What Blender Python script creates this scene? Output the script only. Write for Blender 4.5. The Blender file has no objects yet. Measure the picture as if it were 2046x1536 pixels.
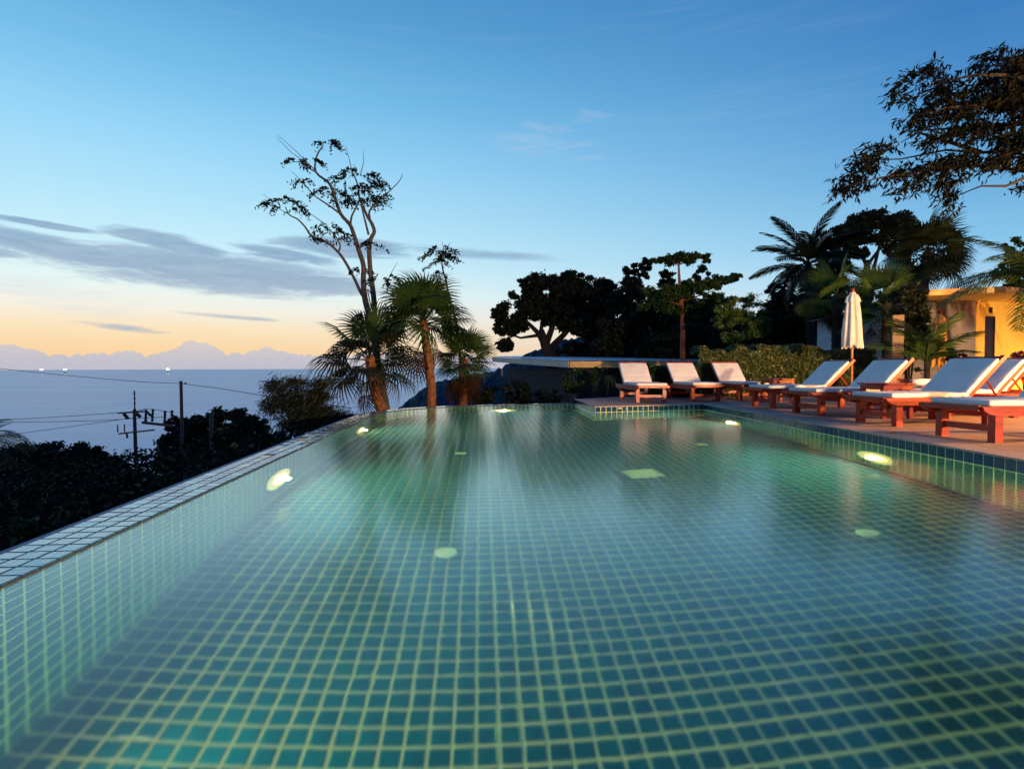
import bpy, bmesh, math, random
import numpy as np
from mathutils import Vector, Matrix, Euler

random.seed(7); np.random.seed(7)
C = bpy.context.scene.collection
SC = bpy.context.scene
PI = math.pi
def R(d): return math.radians(d)
def lin(r, g, b):
    return tuple(((c/255/12.92) if c/255 <= .04045 else ((c/255+.055)/1.055)**2.4) for c in (r, g, b)) + (1,)

# ------------------------------------------------------------------ camera
F, CX, CY, PSI, H, ROLL, PITCH = 1129., 1023., 768., .0545, .83, -.003, .02919
def ray(px, py):
    c, s = math.cos(ROLL), math.sin(ROLL)
    x, y = px-CX, py-CY
    u, v = (x*c+y*s)/F, -(-x*s+y*c)/F
    c, s = math.cos(PITCH), math.sin(PITCH)
    fw, up = c+v*s, v*c-s
    c, s = math.cos(PSI), math.sin(PSI)
    return Vector((u*c+fw*s, -u*s+fw*c, up))
def at(px, py, D):
    """the point D metres in front of the camera seen at photo pixel (px, py)"""
    return Vector((0, 0, H))+ray(px, py)*D
def at_z(px, py, z):
    d = ray(px, py); return Vector((0, 0, H))+d*((z-H)/d.z)
def azel(px, py):
    d = ray(px, py).normalized()
    return math.degrees(math.atan2(d.x, d.y)), math.degrees(math.asin(d.z))
cam = bpy.data.cameras.new('camera'); co = bpy.data.objects.new('camera', cam); C.objects.link(co)
cam.sensor_width = 36; cam.lens = F/2046*36; cam.clip_start = .05; cam.clip_end = 200000
fw = ray(CX, CY).normalized(); rt = (ray(CX+100, CY)-ray(CX, CY)).normalized(); upv = rt.cross(fw)
co.matrix_world = Matrix(((rt.x, upv.x, -fw.x, 0), (rt.y, upv.y, -fw.y, 0), (rt.z, upv.z, -fw.z, H), (0, 0, 0, 1)))
SC.camera = co
SC.render.resolution_x, SC.render.resolution_y = 1024, 768

# ------------------------------------------------------------------ node helper
class NT:
    def __init__(s, tree): s.t = tree; s.n = tree.nodes; s.l = tree.links
    def new(s, typ, ins=None, **props):
        nd = s.n.new(typ)
        for k, v in props.items(): setattr(nd, k, v)
        for k, v in (ins or {}).items(): s.set(nd.inputs[k], v)
        return nd
    def set(s, sock, v):
        if isinstance(v, bpy.types.Node): v = v.outputs[0]
        if isinstance(v, bpy.types.NodeSocket): s.l.new(v, sock)
        else: sock.default_value = v
    def m(s, op, a, b=0., c=0., clamp=False):
        nd = s.n.new('ShaderNodeMath'); nd.operation = op; nd.use_clamp = clamp
        for i, v in enumerate((a, b, c)): s.set(nd.inputs[i], v)
        return nd.outputs[0]
    def mix(s, f, a, b, blend='MIX'):
        nd = s.n.new('ShaderNodeMix'); nd.data_type = 'RGBA'; nd.blend_type = blend
        s.set(nd.inputs[0], f); s.set(nd.inputs[6], a); s.set(nd.inputs[7], b)
        return nd.outputs[2]
    def ramp(s, f, stops, interp='LINEAR'):
        nd = s.n.new('ShaderNodeValToRGB'); e = nd.color_ramp.elements; nd.color_ramp.interpolation = interp
        while len(e) < len(stops): e.new(.5)
        for i, (p, c) in enumerate(stops):
            e[i].position = p; e[i].color = c if len(c) == 4 else tuple(c)+(1,)
        s.set(nd.inputs[0], f); return nd.outputs[0]
    def sstep(s, x, lo, hi):
        nd = s.n.new('ShaderNodeMapRange'); nd.interpolation_type = 'SMOOTHSTEP'
        s.set(nd.inputs[0], x); nd.inputs[1].default_value = lo; nd.inputs[2].default_value = hi
        return nd.outputs[0]

# ------------------------------------------------------------------ world: dusk sky, sunset glow low in the west
w = bpy.data.worlds.new('World'); SC.world = w; w.use_nodes = True
n = NT(w.node_tree); n.n.clear()
tc = n.new('ShaderNodeTexCoord')
sx = n.new('ShaderNodeSeparateXYZ', {0: tc.outputs['Generated']})
X, Y, Z = sx.outputs
el = n.m('MULTIPLY', n.m('ARCSINE', Z), 57.29578)
az = n.m('MULTIPLY', n.m('ARCTAN2', X, Y), 57.29578)
SUN_AZ = -34.
tside = n.m('MULTIPLY', n.m('SUBTRACT', 1., n.m('COSINE', n.m('MULTIPLY', n.m('SUBTRACT', az, SUN_AZ), .0174533))), 1.35)
e9 = n.m('DIVIDE', n.m('MAXIMUM', el, 0.), 90., clamp=True)
def stops(l): return [(e/90, lin(*c)) for e, c in l]
r_sun = n.ramp(e9, stops([(0, (247, 207, 158)), (1.8, (252, 216, 166)), (3.6, (252, 230, 192)), (5.2, (247, 242, 226)), (7.2, (232, 248, 245)), (10, (206, 241, 252)), (14, (182, 231, 252)), (19, (154, 215, 249)), (24, (122, 194, 237)), (30, (93, 166, 217)), (40, (60, 126, 190)), (60, (42, 100, 168)), (90, (28, 76, 142))]))
r_side = n.ramp(e9, stops([(0, (228, 214, 224)), (3, (210, 226, 240)), (6, (176, 217, 242)), (10, (136, 198, 236)), (15, (104, 172, 221)), (20, (82, 150, 209)), (26, (63, 128, 193)), (34, (52, 114, 180)), (60, (30, 80, 146)), (90, (28, 76, 142))]))
r_anti = n.ramp(e9, stops([(0, (120, 120, 160)), (6, (104, 122, 172)), (15, (66, 110, 172)), (30, (44, 92, 160)), (60, (30, 78, 146)), (90, (28, 76, 142))]))
sky = n.mix(n.m('MINIMUM', tside, 1.), r_sun, r_side)
sky = n.mix(n.m('MULTIPLY', n.m('SUBTRACT', tside, 1.), .6, clamp=True), sky, r_anti)
# clouds: soft streaks and a low bank over the sea, laid out by azimuth and elevation
uv = n.new('ShaderNodeCombineXYZ', {0: n.m('MULTIPLY', az, .16), 1: n.m('MULTIPLY', el, .95), 2: 3.3})
nz = n.new('ShaderNodeTexNoise', {'Vector': uv.outputs[0], 'Scale': 1.25, 'Detail': 10., 'Roughness': .64, 'Distortion': .6})
nzv = n.m('SUBTRACT', nz.outputs[0], .5)
uv2 = n.new('ShaderNodeCombineXYZ', {0: n.m('MULTIPLY', az, .05), 1: n.m('MULTIPLY', el, .9), 2: 8.})
nz2 = n.new('ShaderNodeTexNoise', {'Vector': uv2.outputs[0], 'Scale': 1.3, 'Detail': 7., 'Roughness': .6})
def blob(px, py, hw, hh, tilt=0., k=2.6, lo=-.05, hi=.75):
    u0, v0 = azel(px, py); du = azel(px+hw, py)[0]-u0; dv = v0-azel(px, py+hh)[1]
    sl = -tilt*(dv/hh)/(du/hw)
    a = n.m('SUBTRACT', az, u0)
    q = n.m('ADD', n.m('POWER', n.m('ABSOLUTE', n.m('DIVIDE', a, du)), 2.), n.m('POWER', n.m('ABSOLUTE', n.m('DIVIDE', n.m('SUBTRACT', n.m('SUBTRACT', el, v0), n.m('MULTIPLY', a, sl)), dv)), 2.))
    return n.sstep(n.m('ADD', n.m('SUBTRACT', 1., q), n.m('MULTIPLY', nzv, k)), lo, hi)
mask = None
for b in ((440, 546, 330, 48, .04, 2.1, -.1, .8), (130, 500, 290, 28, .14, 2.1, -.1, .8), (590, 562, 200, 32, .02, 2.1, -.1, .8), (-220, 470, 300, 30, .06, 2.2), (345, 487, 150, 20, .14, 2.6),
          (700, 495, 160, 24, .02, 2.4), (940, 507, 220, 14, .06, 2.2, .05, 1.2), (255, 656, 110, 9, .10, 2.4, .1, 1.5), (460, 633, 140, 6, .05, 1.8, .1, 1.4), (80, 447, 140, 9, .05, 2.4),
          (570, 510, 120, 16, .1, 2.5)):
    v = blob(*b); mask = v if mask is None else n.m('MAXIMUM', mask, v)
cl_col = n.mix(n.sstep(el, 5., 12.), lin(152, 170, 196), lin(126, 161, 195))
cl_col = n.mix(n.m('MULTIPLY', n.sstep(nzv, -.12, .2), .55), cl_col, lin(176, 196, 214))
sky = n.mix(n.m('MULTIPLY', mask, .86), sky, cl_col)
wisp = n.m('MULTIPLY', n.m('MAXIMUM', n.m('MAXIMUM', blob(1090, 285, 130, 52, .1, 4., .3, 1.3), blob(1180, 235, 110, 26, .2, 4., .4, 1.4)), blob(120, 590, 240, 40, .14, 3.4, .2, 1.4)), .24)
sky = n.mix(wisp, sky, lin(190, 205, 225))
cirrus = n.m('MULTIPLY', n.m('MULTIPLY', n.sstep(nz2.outputs[0], .48, .78), n.sstep(el, 2., 7.)), .07)
sky = n.mix(cirrus, sky, lin(200, 212, 230))
# the bank of cumulus on the horizon
def bumps(f, seed, sm=.35):
    v = n.new('ShaderNodeTexVoronoi', {'W': n.m('ADD', n.m('MULTIPLY', az, f), seed), 'Scale': 1., 'Smoothness': sm}, voronoi_dimensions='1D', feature='SMOOTH_F1')
    return n.m('SUBTRACT', .22, n.m('POWER', v.outputs['Distance'], 2.))
jag = n.new('ShaderNodeTexNoise', {'Vector': n.new('ShaderNodeCombineXYZ', {0: az, 1: n.m('MULTIPLY', el, .9), 2: 1.}).outputs[0], 'Scale': 3.2, 'Detail': 5., 'Roughness': .6})
lump = n.m('ADD', n.m('MULTIPLY', bumps(.23, 3.1), .9), n.m('ADD', n.m('MULTIPLY', bumps(.8, 7.7), .42), n.m('MULTIPLY', bumps(2.3, 1.3), .30)))
top = n.m('ADD', n.m('ADD', 1.02, lump), n.m('MULTIPLY', n.m('SUBTRACT', jag.outputs[0], .5), .35))
for px, hgt, wd in ((388, 1.15, 46), (540, .8, 36), (250, .3, 34), (-20, .8, 80), (445, .3, 36), (-260, .8, 120), (800, .3, 120)):
    u0 = azel(px, 700)[0]; du = azel(px+wd, 700)[0]-u0
    g = n.m('EXPONENT', n.m('MULTIPLY', n.m('POWER', n.m('ABSOLUTE', n.m('DIVIDE', n.m('SUBTRACT', az, u0), du)), 2.4), -1.))
    top = n.m('ADD', top, n.m('MULTIPLY', g, hgt))
bank = n.sstep(n.m('SUBTRACT', top, el), -.02, .07)
bank = n.m('MULTIPLY', bank, n.m('SUBTRACT', 1., n.sstep(tside, .25, .9)))
sky = n.mix(n.m('MULTIPLY', bank, .94), sky, n.mix(n.m('ADD', n.sstep(el, 0., 2.6), n.m('MULTIPLY', n.m('SUBTRACT', jag.outputs[0], .5), .9), clamp=True), lin(188, 190, 206), lin(212, 204, 206)))
bg = n.new('ShaderNodeBackground', {0: sky, 1: 1.})
n.l.new(bg.outputs[0], n.new('ShaderNodeOutputWorld').inputs[0])

# ------------------------------------------------------------------ render settings
SC.view_settings.view_transform = 'Standard'; SC.view_settings.look = 'None'
SC.view_settings.exposure = 0; SC.view_settings.gamma = 1; SC.view_settings.use_curve_mapping = False
cy = SC.cycles
cy.max_bounces = 9; cy.diffuse_bounces = 3; cy.glossy_bounces = 4; cy.transmission_bounces = 6; cy.volume_bounces = 1; cy.transparent_max_bounces = 6
cy.caustics_refractive = True; cy.caustics_reflective = False; cy.blur_glossy = .6
cy.sample_clamp_indirect = 4.; cy.use_denoising = True
try: cy.denoiser = 'OPENIMAGEDENOISE'; cy.denoising_prefilter = 'ACCURATE'
except Exception: pass
cy.volume_step_rate = 4.

# ------------------------------------------------------------------ materials
MATS = {}
def mat(name, base, rough=.6, spec=.5, metal=0., noise=None, bump=None, coat=0., ior=None, trans=None, emit=None):
    """base colour, optional noise=(scale, other colour, lo, hi, detail) and bump=(scale, strength)"""
    if name in MATS: return MATS[name]
    m = bpy.data.materials.new(name); m.use_nodes = True; t = NT(m.node_tree); t.n.clear()
    p = t.new('ShaderNodeBsdfPrincipled', {'Roughness': rough, 'Metallic': metal, 'Specular IOR Level': spec, 'Coat Weight': coat})
    if ior: p.inputs['IOR'].default_value = ior
    base = tuple(base)+(1,) if len(base) == 3 else base
    oc = t.new('ShaderNodeTexCoord').outputs['Object']
    if noise:
        sc, c2, lo, hi, det = noise
        nn = t.new('ShaderNodeTexNoise', {'Vector': oc, 'Scale': sc, 'Detail': det, 'Roughness': .65})
        c2 = tuple(c2)+(1,) if len(c2) == 3 else c2
        t.set(p.inputs['Base Color'], t.mix(t.sstep(nn.outputs[0], lo, hi), base, c2))
    else: p.inputs['Base Color'].default_value = base
    if bump:
        nb = t.new('ShaderNodeTexNoise', {'Vector': oc, 'Scale': bump[0], 'Detail': 4., 'Roughness': .6})
        t.set(p.inputs['Normal'], t.new('ShaderNodeBump', {'Strength': bump[1], 'Distance': .01, 'Height': nb.outputs[0]}))
    if emit:
        p.inputs['Emission Color'].default_value = emit[0]; p.inputs['Emission Strength'].default_value = emit[1]
    out = t.new('ShaderNodeOutputMaterial')
    if trans:
        tr = t.new('ShaderNodeBsdfTranslucent', {'Color': tuple(trans)+(1,)})
        ms = t.new('ShaderNodeMixShader', {0: .3, 1: p.outputs[0], 2: tr.outputs[0]})
        t.l.new(ms.outputs[0], out.inputs[0])
    else: t.l.new(p.outputs[0], out.inputs[0])
    MATS[name] = m; return m
def wood(name, a, b, rough=.38):
    m = bpy.data.materials.new(name); m.use_nodes = True; t = NT(m.node_tree); t.n.clear()
    oc = t.new('ShaderNodeTexCoord').outputs['Object']
    mp = t.new('ShaderNodeMapping', {'Vector': oc, 'Scale': (1.2, 14, 14)})
    nn = t.new('ShaderNodeTexNoise', {'Vector': mp.outputs[0], 'Scale': 3., 'Detail': 6., 'Distortion': .6})
    oi = t.new('ShaderNodeObjectInfo')
    f = t.m('ADD', nn.outputs[0], t.m('MULTIPLY', t.m('SUBTRACT', oi.outputs['Random'], .5), .5))
    p = t.new('ShaderNodeBsdfPrincipled', {'Base Color': t.mix(t.sstep(f, .3, .75), a, b), 'Roughness': rough})
    t.set(p.inputs['Normal'], t.new('ShaderNodeBump', {'Strength': .15, 'Distance': .004, 'Height': nn.outputs[0]}))
    t.l.new(p.outputs[0], t.new('ShaderNodeOutputMaterial').inputs[0])
    MATS[name] = m; return m
def tile_mat(name, a, b, rough=.08, spec=.5, coat=.0, wav=.12):
    m = bpy.data.materials.new(name); m.use_nodes = True; t = NT(m.node_tree); t.n.clear()
    g = t.new('ShaderNodeNewGeometry')
    ps = t.new('ShaderNodeVectorMath', {0: g.outputs['Position'], 1: (10., 10., 10.)}, operation='MULTIPLY')
    fl = t.new('ShaderNodeVectorMath', {0: ps.outputs[0]}, operation='FLOOR')
    wn = t.new('ShaderNodeTexWhiteNoise', {'Vector': fl.outputs[0]})
    nn = t.new('ShaderNodeTexNoise', {'Vector': g.outputs['Position'], 'Scale': 14., 'Detail': 3.})
    f = t.m('ADD', t.m('MULTIPLY', wn.outputs[0], .6), t.m('MULTIPLY', nn.outputs[0], .5))
    p = t.new('ShaderNodeBsdfPrincipled', {'Base Color': t.mix(f, a, b), 'Roughness': rough, 'Specular IOR Level': spec, 'Coat Weight': coat, 'Coat Roughness': .05})
    nb = t.new('ShaderNodeTexNoise', {'Vector': g.outputs['Position'], 'Scale': 22., 'Detail': 2.})
    t.set(p.inputs['Normal'], t.new('ShaderNodeBump', {'Strength': wav, 'Distance': .01, 'Height': nb.outputs[0]}))
    t.l.new(p.outputs[0], t.new('ShaderNodeOutputMaterial').inputs[0])
    MATS[name] = m; return m
M_TILE = tile_mat('pool_tile_blue', (.0, .024, .054, 1), (.0, .046, .084, 1), spec=.05)
M_WALLTILE = tile_mat('wall_tile_blue', (.004, .025, .075, 1), (.008, .05, .11, 1))
M_WEIR = tile_mat('wet_edge_tile', (.02, .07, .13, 1), (.03, .1, .17, 1), rough=.12, spec=.9, coat=1., wav=.5)
M_GROUT = mat('cream_grout', (.84, .76, .44), .8, noise=(40, (.74, .66, .36), .4, .7, 4))
M_GROUTDARK = mat('dark_wet_grout', (.03, .04, .05), .35)
M_TRIM = mat('edge_grout', (.07, .055, .04), .6)
M_CONC = mat('grey_render', (.22, .20, .25), .75, noise=(9, (.3, .27, .32), .4, .7, 6), bump=(60, .3))
M_DECK = None
M_WOOD = wood('red_teak', (.24, .012, .003, 1), (.38, .032, .006, 1))
M_CUSH = mat('white_cushion', (.72, .70, .66), .85, noise=(5, (.66, .64, .60), .4, .7, 5), bump=(9, .35))
M_CANV = mat('white_canvas', (.86, .85, .82), .85, noise=(6, (.7, .67, .6), .4, .7, 5), bump=(30, .1), trans=(.7, .65, .55))
M_METAL = mat('chrome', (.75, .75, .75), .18, metal=1.)
M_BLACK = mat('black_metal', (.02, .02, .022), .4)

# ------------------------------------------------------------------ mesh helpers
class MB:
    def __init__(s): s.v = []; s.f = []
    def add(s, vs, fs, M=None):
        b = len(s.v)
        s.v += [tuple(M @ Vector(p)) if M is not None else tuple(p) for p in vs]
        s.f += [tuple(i+b for i in q) for q in fs]; return s
    def box(s, c, d, M=None, rz=0.):
        x, y, z = d[0]/2, d[1]/2, d[2]/2
        vs = [(-x, -y, -z), (x, -y, -z), (x, y, -z), (-x, y, -z), (-x, -y, z), (x, -y, z), (x, y, z), (-x, y, z)]
        T = Matrix.Translation(c) @ Matrix.Rotation(rz, 4, 'Z')
        return s.add(vs, [(0, 3, 2, 1), (4, 5, 6, 7), (0, 1, 5, 4), (1, 2, 6, 5), (2, 3, 7, 6), (3, 0, 4, 7)], (M @ T) if M is not None else T)
    def tube(s, pts, rad, k=6, cap=True):
        pts = [Vector(p) for p in pts]
        if not hasattr(rad, '__len__'): rad = [rad]*len(pts)
        b = len(s.v); ref = Vector((.31, .17, .93))
        for i, p in enumerate(pts):
            d = (pts[min(i+1, len(pts)-1)]-pts[max(i-1, 0)])
            d = d.normalized() if d.length > 1e-9 else Vector((0, 0, 1))
            if abs(d.dot(ref)) > .95: ref = Vector((1, .1, .2)).normalized()
            a = d.cross(ref).normalized(); c = d.cross(a)
            for j in range(k):
                t = 2*PI*j/k; s.v.append(tuple(p+(a*math.cos(t)+c*math.sin(t))*rad[i]))
        for i in range(len(pts)-1):
            for j in range(k):
                s.f.append((b+i*k+j, b+i*k+(j+1) % k, b+(i+1)*k+(j+1) % k, b+(i+1)*k+j))
        if cap:
            s.f.append(tuple(b+j for j in range(k))[::-1]); e = b+(len(pts)-1)*k; s.f.append(tuple(e+j for j in range(k)))
        return s
    def lathe(s, prof, k=16, c=(0, 0, 0), mod=None):
        b = len(s.v)
        for i, (r, z) in enumerate(prof):
            for j in range(k):
                t = 2*PI*j/k; rr = r*(mod(t, i, z) if mod else 1)
                s.v.append((c[0]+rr*math.cos(t), c[1]+rr*math.sin(t), c[2]+z))
        for i in range(len(prof)-1):
            for j in range(k):
                s.f.append((b+i*k+j, b+i*k+(j+1) % k, b+(i+1)*k+(j+1) % k, b+(i+1)*k+j))
        return s
    def prism(s, prof, y0, y1, M=None):
        """profile in (x, z) extruded from y0 to y1"""
        k = len(prof); vs = [(x, y0, z) for x, z in prof]+[(x, y1, z) for x, z in prof]
        fs = [tuple(range(k)), tuple(range(2*k-1, k-1, -1))]+[(i, k+i, k+(i+1) % k, (i+1) % k) for i in range(k)]
        return s.add(vs, fs, M)
    def mesh(s, name, m, smooth=False):
        me = bpy.data.meshes.new(name); me.from_pydata(s.v, [], s.f); me.materials.append(m)
        if smooth: me.polygons.foreach_set('use_smooth', [True]*len(me.polygons))
        me.update(); return me
    def obj(s, name, m, parent=None, smooth=False, **props):
        o = bpy.data.objects.new(name, s.mesh(name, m, smooth)); C.objects.link(o)
        if parent: o.parent = parent
        for k, v in props.items(): o[k] = v
        return o
def link(name, me, parent=None, M=None):
    o = bpy.data.objects.new(name, me); C.objects.link(o)
    if parent: o.parent = parent
    if M is not None: o.matrix_local = M
    return o
def thing(name, label, cat, loc=(0, 0, 0), rz=0., group=None):
    o = bpy.data.objects.new(name, None); C.objects.link(o); o.empty_display_size = .1
    o.location = loc; o.rotation_euler = (0, 0, rz); o['label'] = label; o['category'] = cat
    if group: o['group'] = group
    return o
def tag(o, label, cat, group=None):
    o['label'] = label; o['category'] = cat
    if group: o['group'] = group
    return o
def dup(root, loc, rz, label):
    r = root.copy(); C.objects.link(r); r.location = loc; r.rotation_euler = (0, 0, rz); r['label'] = label
    for ch in list(root.children):
        c = ch.copy(); C.objects.link(c); c.parent = r
        for g in ch.children:
            d = g.copy(); C.objects.link(d); d.parent = c
    return r
def quads(name, V, k, m, parent=None):
    """numpy (N, k, 3) faces -> one mesh object"""
    N = len(V); me = bpy.data.meshes.new(name)
    me.vertices.add(N*k); me.vertices.foreach_set('co', V.astype(np.float32).ravel())
    me.loops.add(N*k); me.loops.foreach_set('vertex_index', np.arange(N*k, dtype=np.int32))
    me.polygons.add(N); me.polygons.foreach_set('loop_start', np.arange(0, N*k, k, dtype=np.int32))
    me.update(calc_edges=True); me.materials.append(m)
    o = bpy.data.objects.new(name, me); C.objects.link(o)
    if parent: o.parent = parent
    return o
def rounded(c, d, r, seg=3, cuts=0, puff=0., seams=()):
    bm = bmesh.new(); bmesh.ops.create_cube(bm, size=1.)
    for v in bm.verts: v.co = Vector((v.co.x*d[0], v.co.y*d[1], v.co.z*d[2]))
    bmesh.ops.bevel(bm, geom=list(bm.edges), offset=r, segments=seg, profile=.5, affect='EDGES')
    if cuts:
        es = [e for e in bm.edges if e.calc_length() > .2]
        bmesh.ops.subdivide_edges(bm, edges=es, cuts=cuts, use_grid_fill=True)
    for v in bm.verts:
        fx, fy = 1-(2*v.co.x/d[0])**2, 1-(2*v.co.y/d[1])**2
        gz = 0.
        if cuts > 8 and v.co.z > 0:
            for g_ in seams: gz -= .010*math.exp(-((v.co.x-g_)/.022)**2)
            gz += .004*math.sin(v.co.x*9+v.co.y*5)*math.sin(v.co.y*11+v.co.x*3+1)
        v.co.z += (puff*max(0, fx)**.5*max(0, fy)**.5) * (1 if v.co.z > 0 else -.3)+gz*min(1, 6*max(0, fy))
        v.co += Vector(c)
    mb = MB(); bm.verts.index_update()
    mb.v = [tuple(v.co) for v in bm.verts]; mb.f = [tuple(v.index for v in f.verts) for f in bm.faces]; bm.free(); return mb

# ------------------------------------------------------------------ pool
DEPTH = -1.4
EDGE = [(-1.80, .03), (-1.90, 9.43), (-1.87, 10.3), (-1.74, 10.85), (-1.50, 11.32), (-1.10, 11.75), (-.60, 12.08), (-.05, 12.29), (.55, 12.45), (1.3, 12.64), (2.155, 12.86)]
WALL = [(2.155, 12.86), (2.11, 10.36), (4.36, 10.86), (4.17, 4.17), (4.05, .03)]
OUT = EDGE+WALL[1:]
def resample(path, step):
    P = [Vector((x, y, 0)) for x, y in path]; L = [0]
    for a, b in zip(P, P[1:]): L.append(L[-1]+(b-a).length)
    k = int(round(L[-1]/step)); res = []
    for i in range(k):
        s = (i+.5)*L[-1]/k
        j = max(q for q in range(len(P)-1) if L[q] <= s)
        t = (s-L[j])/(L[j+1]-L[j]); d = (P[j+1]-P[j]).normalized()
        if 0 < j and t*(L[j+1]-L[j]) < .3: d = (d+(P[j]-P[j-1]).normalized()*(1-t*(L[j+1]-L[j])/.3)*.9).normalized()
        res.append((P[j].lerp(P[j+1], t), d))
    return res, L[-1]/k
def offset(path, d):
    """polyline moved d to the left of its direction of travel"""
    P = [Vector((x, y)) for x, y in path]; o = []
    for i, p in enumerate(P):
        ns = []
        for a, b in ((i-1, i), (i, i+1)):
            if 0 <= a and b < len(P):
                t = (P[b]-P[a]).normalized(); ns.append(Vector((-t.y, t.x)))
        m = sum(ns, Vector((0, 0))).normalized(); o.append(p+m*d/max(.4, m.dot(ns[0])))
    return [tuple(q) for q in o]
def frustum(a, b, h, inset):
    x, y = a/2, b/2; X2, Y2 = x-inset, y-inset
    return MB().add([(-x, -y, 0), (x, -y, 0), (x, y, 0), (-x, y, 0), (-X2, -Y2, h), (X2, -Y2, h), (X2, Y2, h), (-X2, Y2, h)],
                    [(4, 5, 6, 7), (0, 1, 5, 4), (1, 2, 6, 5), (2, 3, 7, 6), (3, 0, 4, 7)])
def seen(p, ref=None):
    """photo pixel of a point, and whether it is in frame"""
    v = co_inv @ Vector(p)
    if v.z > -.05: return None
    x, y = CX+F*v.x/-v.z, CY-F*v.y/-v.z
    return (x, y) if -10 < x < 2056 and -10 < y < 1546 else None
co_inv = co.matrix_world.inverted()

# floor
floor = MB(); floor.add([(x, y, DEPTH) for x, y in OUT], [tuple(range(len(OUT)))[::-1]])
fl = floor.obj('pool_floor', M_GROUT, kind='structure')
ft = frustum(.086, .086, .005, .006); ftm = ft.mesh('tile', M_TILE)
cells = []
def inside(x, y, poly, mar=0.):
    c = False; j = len(poly)-1
    for i in range(len(poly)):
        xi, yi = poly[i]; xj, yj = poly[j]
        if (yi > y) != (yj > y) and x < (xj-xi)*(y-yi)/(yj-yi)+xi: c = not c
        j = i
    return c
for i in range(-1, 64):
    for j in range(0, 129):
        x, y = -1.83+.1*i+.05, .03+.1*j+.05
        if all(inside(x+a, y+b, OUT) for a in (-.03, .03) for b in (-.03, .03)): cells.append((x, y))
def floor_seen(x, y):
    # the bent ray through the surface: where on the picture this floor spot shows
    d = math.hypot(x, y); t = .6
    for _ in range(30):
        a = math.atan2(d-1.4*math.tan(math.asin(min(.999, math.sin(t)/1.333))), H); t = t*.5+a*.5
    r = d-1.4*math.tan(math.asin(math.sin(t)/1.333))
    return seen((x/d*r, y/d*r, 0))
cells.sort(key=lambda c: (0 if floor_seen(*c) else 1, c[0]**2+c[1]**2))
for x, y in cells[:300]:
    o = link('tile', ftm, fl, Matrix.Translation((x, y, DEPTH)) @ Matrix.Rotation(random.gauss(0, .012), 4, 'Z') @ Matrix.Rotation(random.gauss(0, .006), 4, 'X'))
rest = MB()
for x, y in cells[300:]: rest.add(ft.v, ft.f, Matrix.Translation((x, y, DEPTH)) @ Matrix.Rotation(random.gauss(0, .012), 4, 'Z'))
rest.obj('tile_field', M_TILE, fl, kind='stuff')

# infinity edge: wet tiled weir, its inner face and the grey lip outside
ie = MB()
o3, o4 = offset(EDGE, .305), offset(EDGE, .42)
for a, b, za, zb in ((EDGE, o3, .001, .001), (o3, o3, .001, -.06)):
    for i in range(len(EDGE)-1):
        ie.add([(*a[i], za), (*a[i+1], za), (*b[i+1], zb), (*b[i], zb)], [(3, 2, 1, 0)])
for i in range(len(EDGE)-1):   # inner face
    ie.add([(*EDGE[i], .001), (*EDGE[i+1], .001), (*EDGE[i+1], DEPTH), (*EDGE[i], DEPTH)], [(0, 1, 2, 3)])
ie_o = ie.obj('infinity_edge', M_GROUT, kind='structure')
wb = MB()
for i in range(len(EDGE)-1):
    wb.add([(*offset(EDGE, .001)[i], .003), (*offset(EDGE, .001)[i+1], .003), (*o3[i+1], .003), (*o3[i], .003)], [(3, 2, 1, 0)])
wb.obj('grout_bed', M_GROUTDARK, ie_o)
rows, st = resample(EDGE, .1); wt = []
wtf = frustum(.093, .093, .010, .004); wtm = wtf.mesh('tile', M_WEIR)
for k, (p, d) in enumerate(rows):
    nrm = Vector((-d.y, d.x, 0)); ang = math.atan2(d.y, d.x)
    for j in range(3):
        q = p+nrm*(.05+.1*j+.004)
        wt.append((q.x**2+q.y**2, Matrix.Translation((q.x, q.y, .002)) @ Matrix.Rotation(ang, 4, 'Z') @ Euler((random.gauss(0, .012), random.gauss(0, .012), random.gauss(0, .012))).to_matrix().to_4x4()))
wt.sort(key=lambda a: (0 if seen(a[1].translation) else 1, a[0]))
for _, M in wt[:300]: link('tile', wtm, ie_o, M)
rest = MB()
for _, M in wt[300:]: rest.add(wtf.v, wtf.f, M)
rest.obj('tile_field', M_WEIR, ie_o, kind='stuff')
tr = MB()
for i in range(len(EDGE)-1):
    a, b = offset(EDGE, -.002), offset(EDGE, .001)
    tr.add([(*a[i], .0035), (*a[i+1], .0035), (*b[i+1], .0045), (*b[i], .0045)], [(3, 2, 1, 0)])
    tr.add([(*a[i], .0035), (*a[i+1], .0035), (*a[i+1], .0), (*a[i], .0)], [(0, 1, 2, 3)])
tr.obj('edge_trim', M_TRIM, ie_o)
lip = MB()
for i in range(len(EDGE)-1):
    a, b = offset(EDGE, .307), o4
    lip.add([(*a[i], -.0), (*a[i+1], -.0), (*b[i+1], -.02), (*b[i], -.02)], [(3, 2, 1, 0)])
    lip.add([(*b[i], -.02), (*b[i+1], -.02), (*b[i+1], -2.6), (*b[i], -2.6)], [(3, 2, 1, 0)])
lip.obj('concrete_lip', M_CONC, ie_o)
it = frustum(.086, .086, .004, .003); inn = MB()
for p, d in rows:
    M0 = Matrix(((d.x, 0, d.y, 0), (d.y, 0, -d.x, 0), (0, 1, 0, 0), (0, 0, 0, 1)))
    for r in range(14):
        inn.add(it.v, it.f, Matrix.Translation((p.x, p.y, -.05-.1*r)) @ M0)
inn.obj('underwater_tiles', M_TILE, ie_o, kind='stuff')

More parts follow.
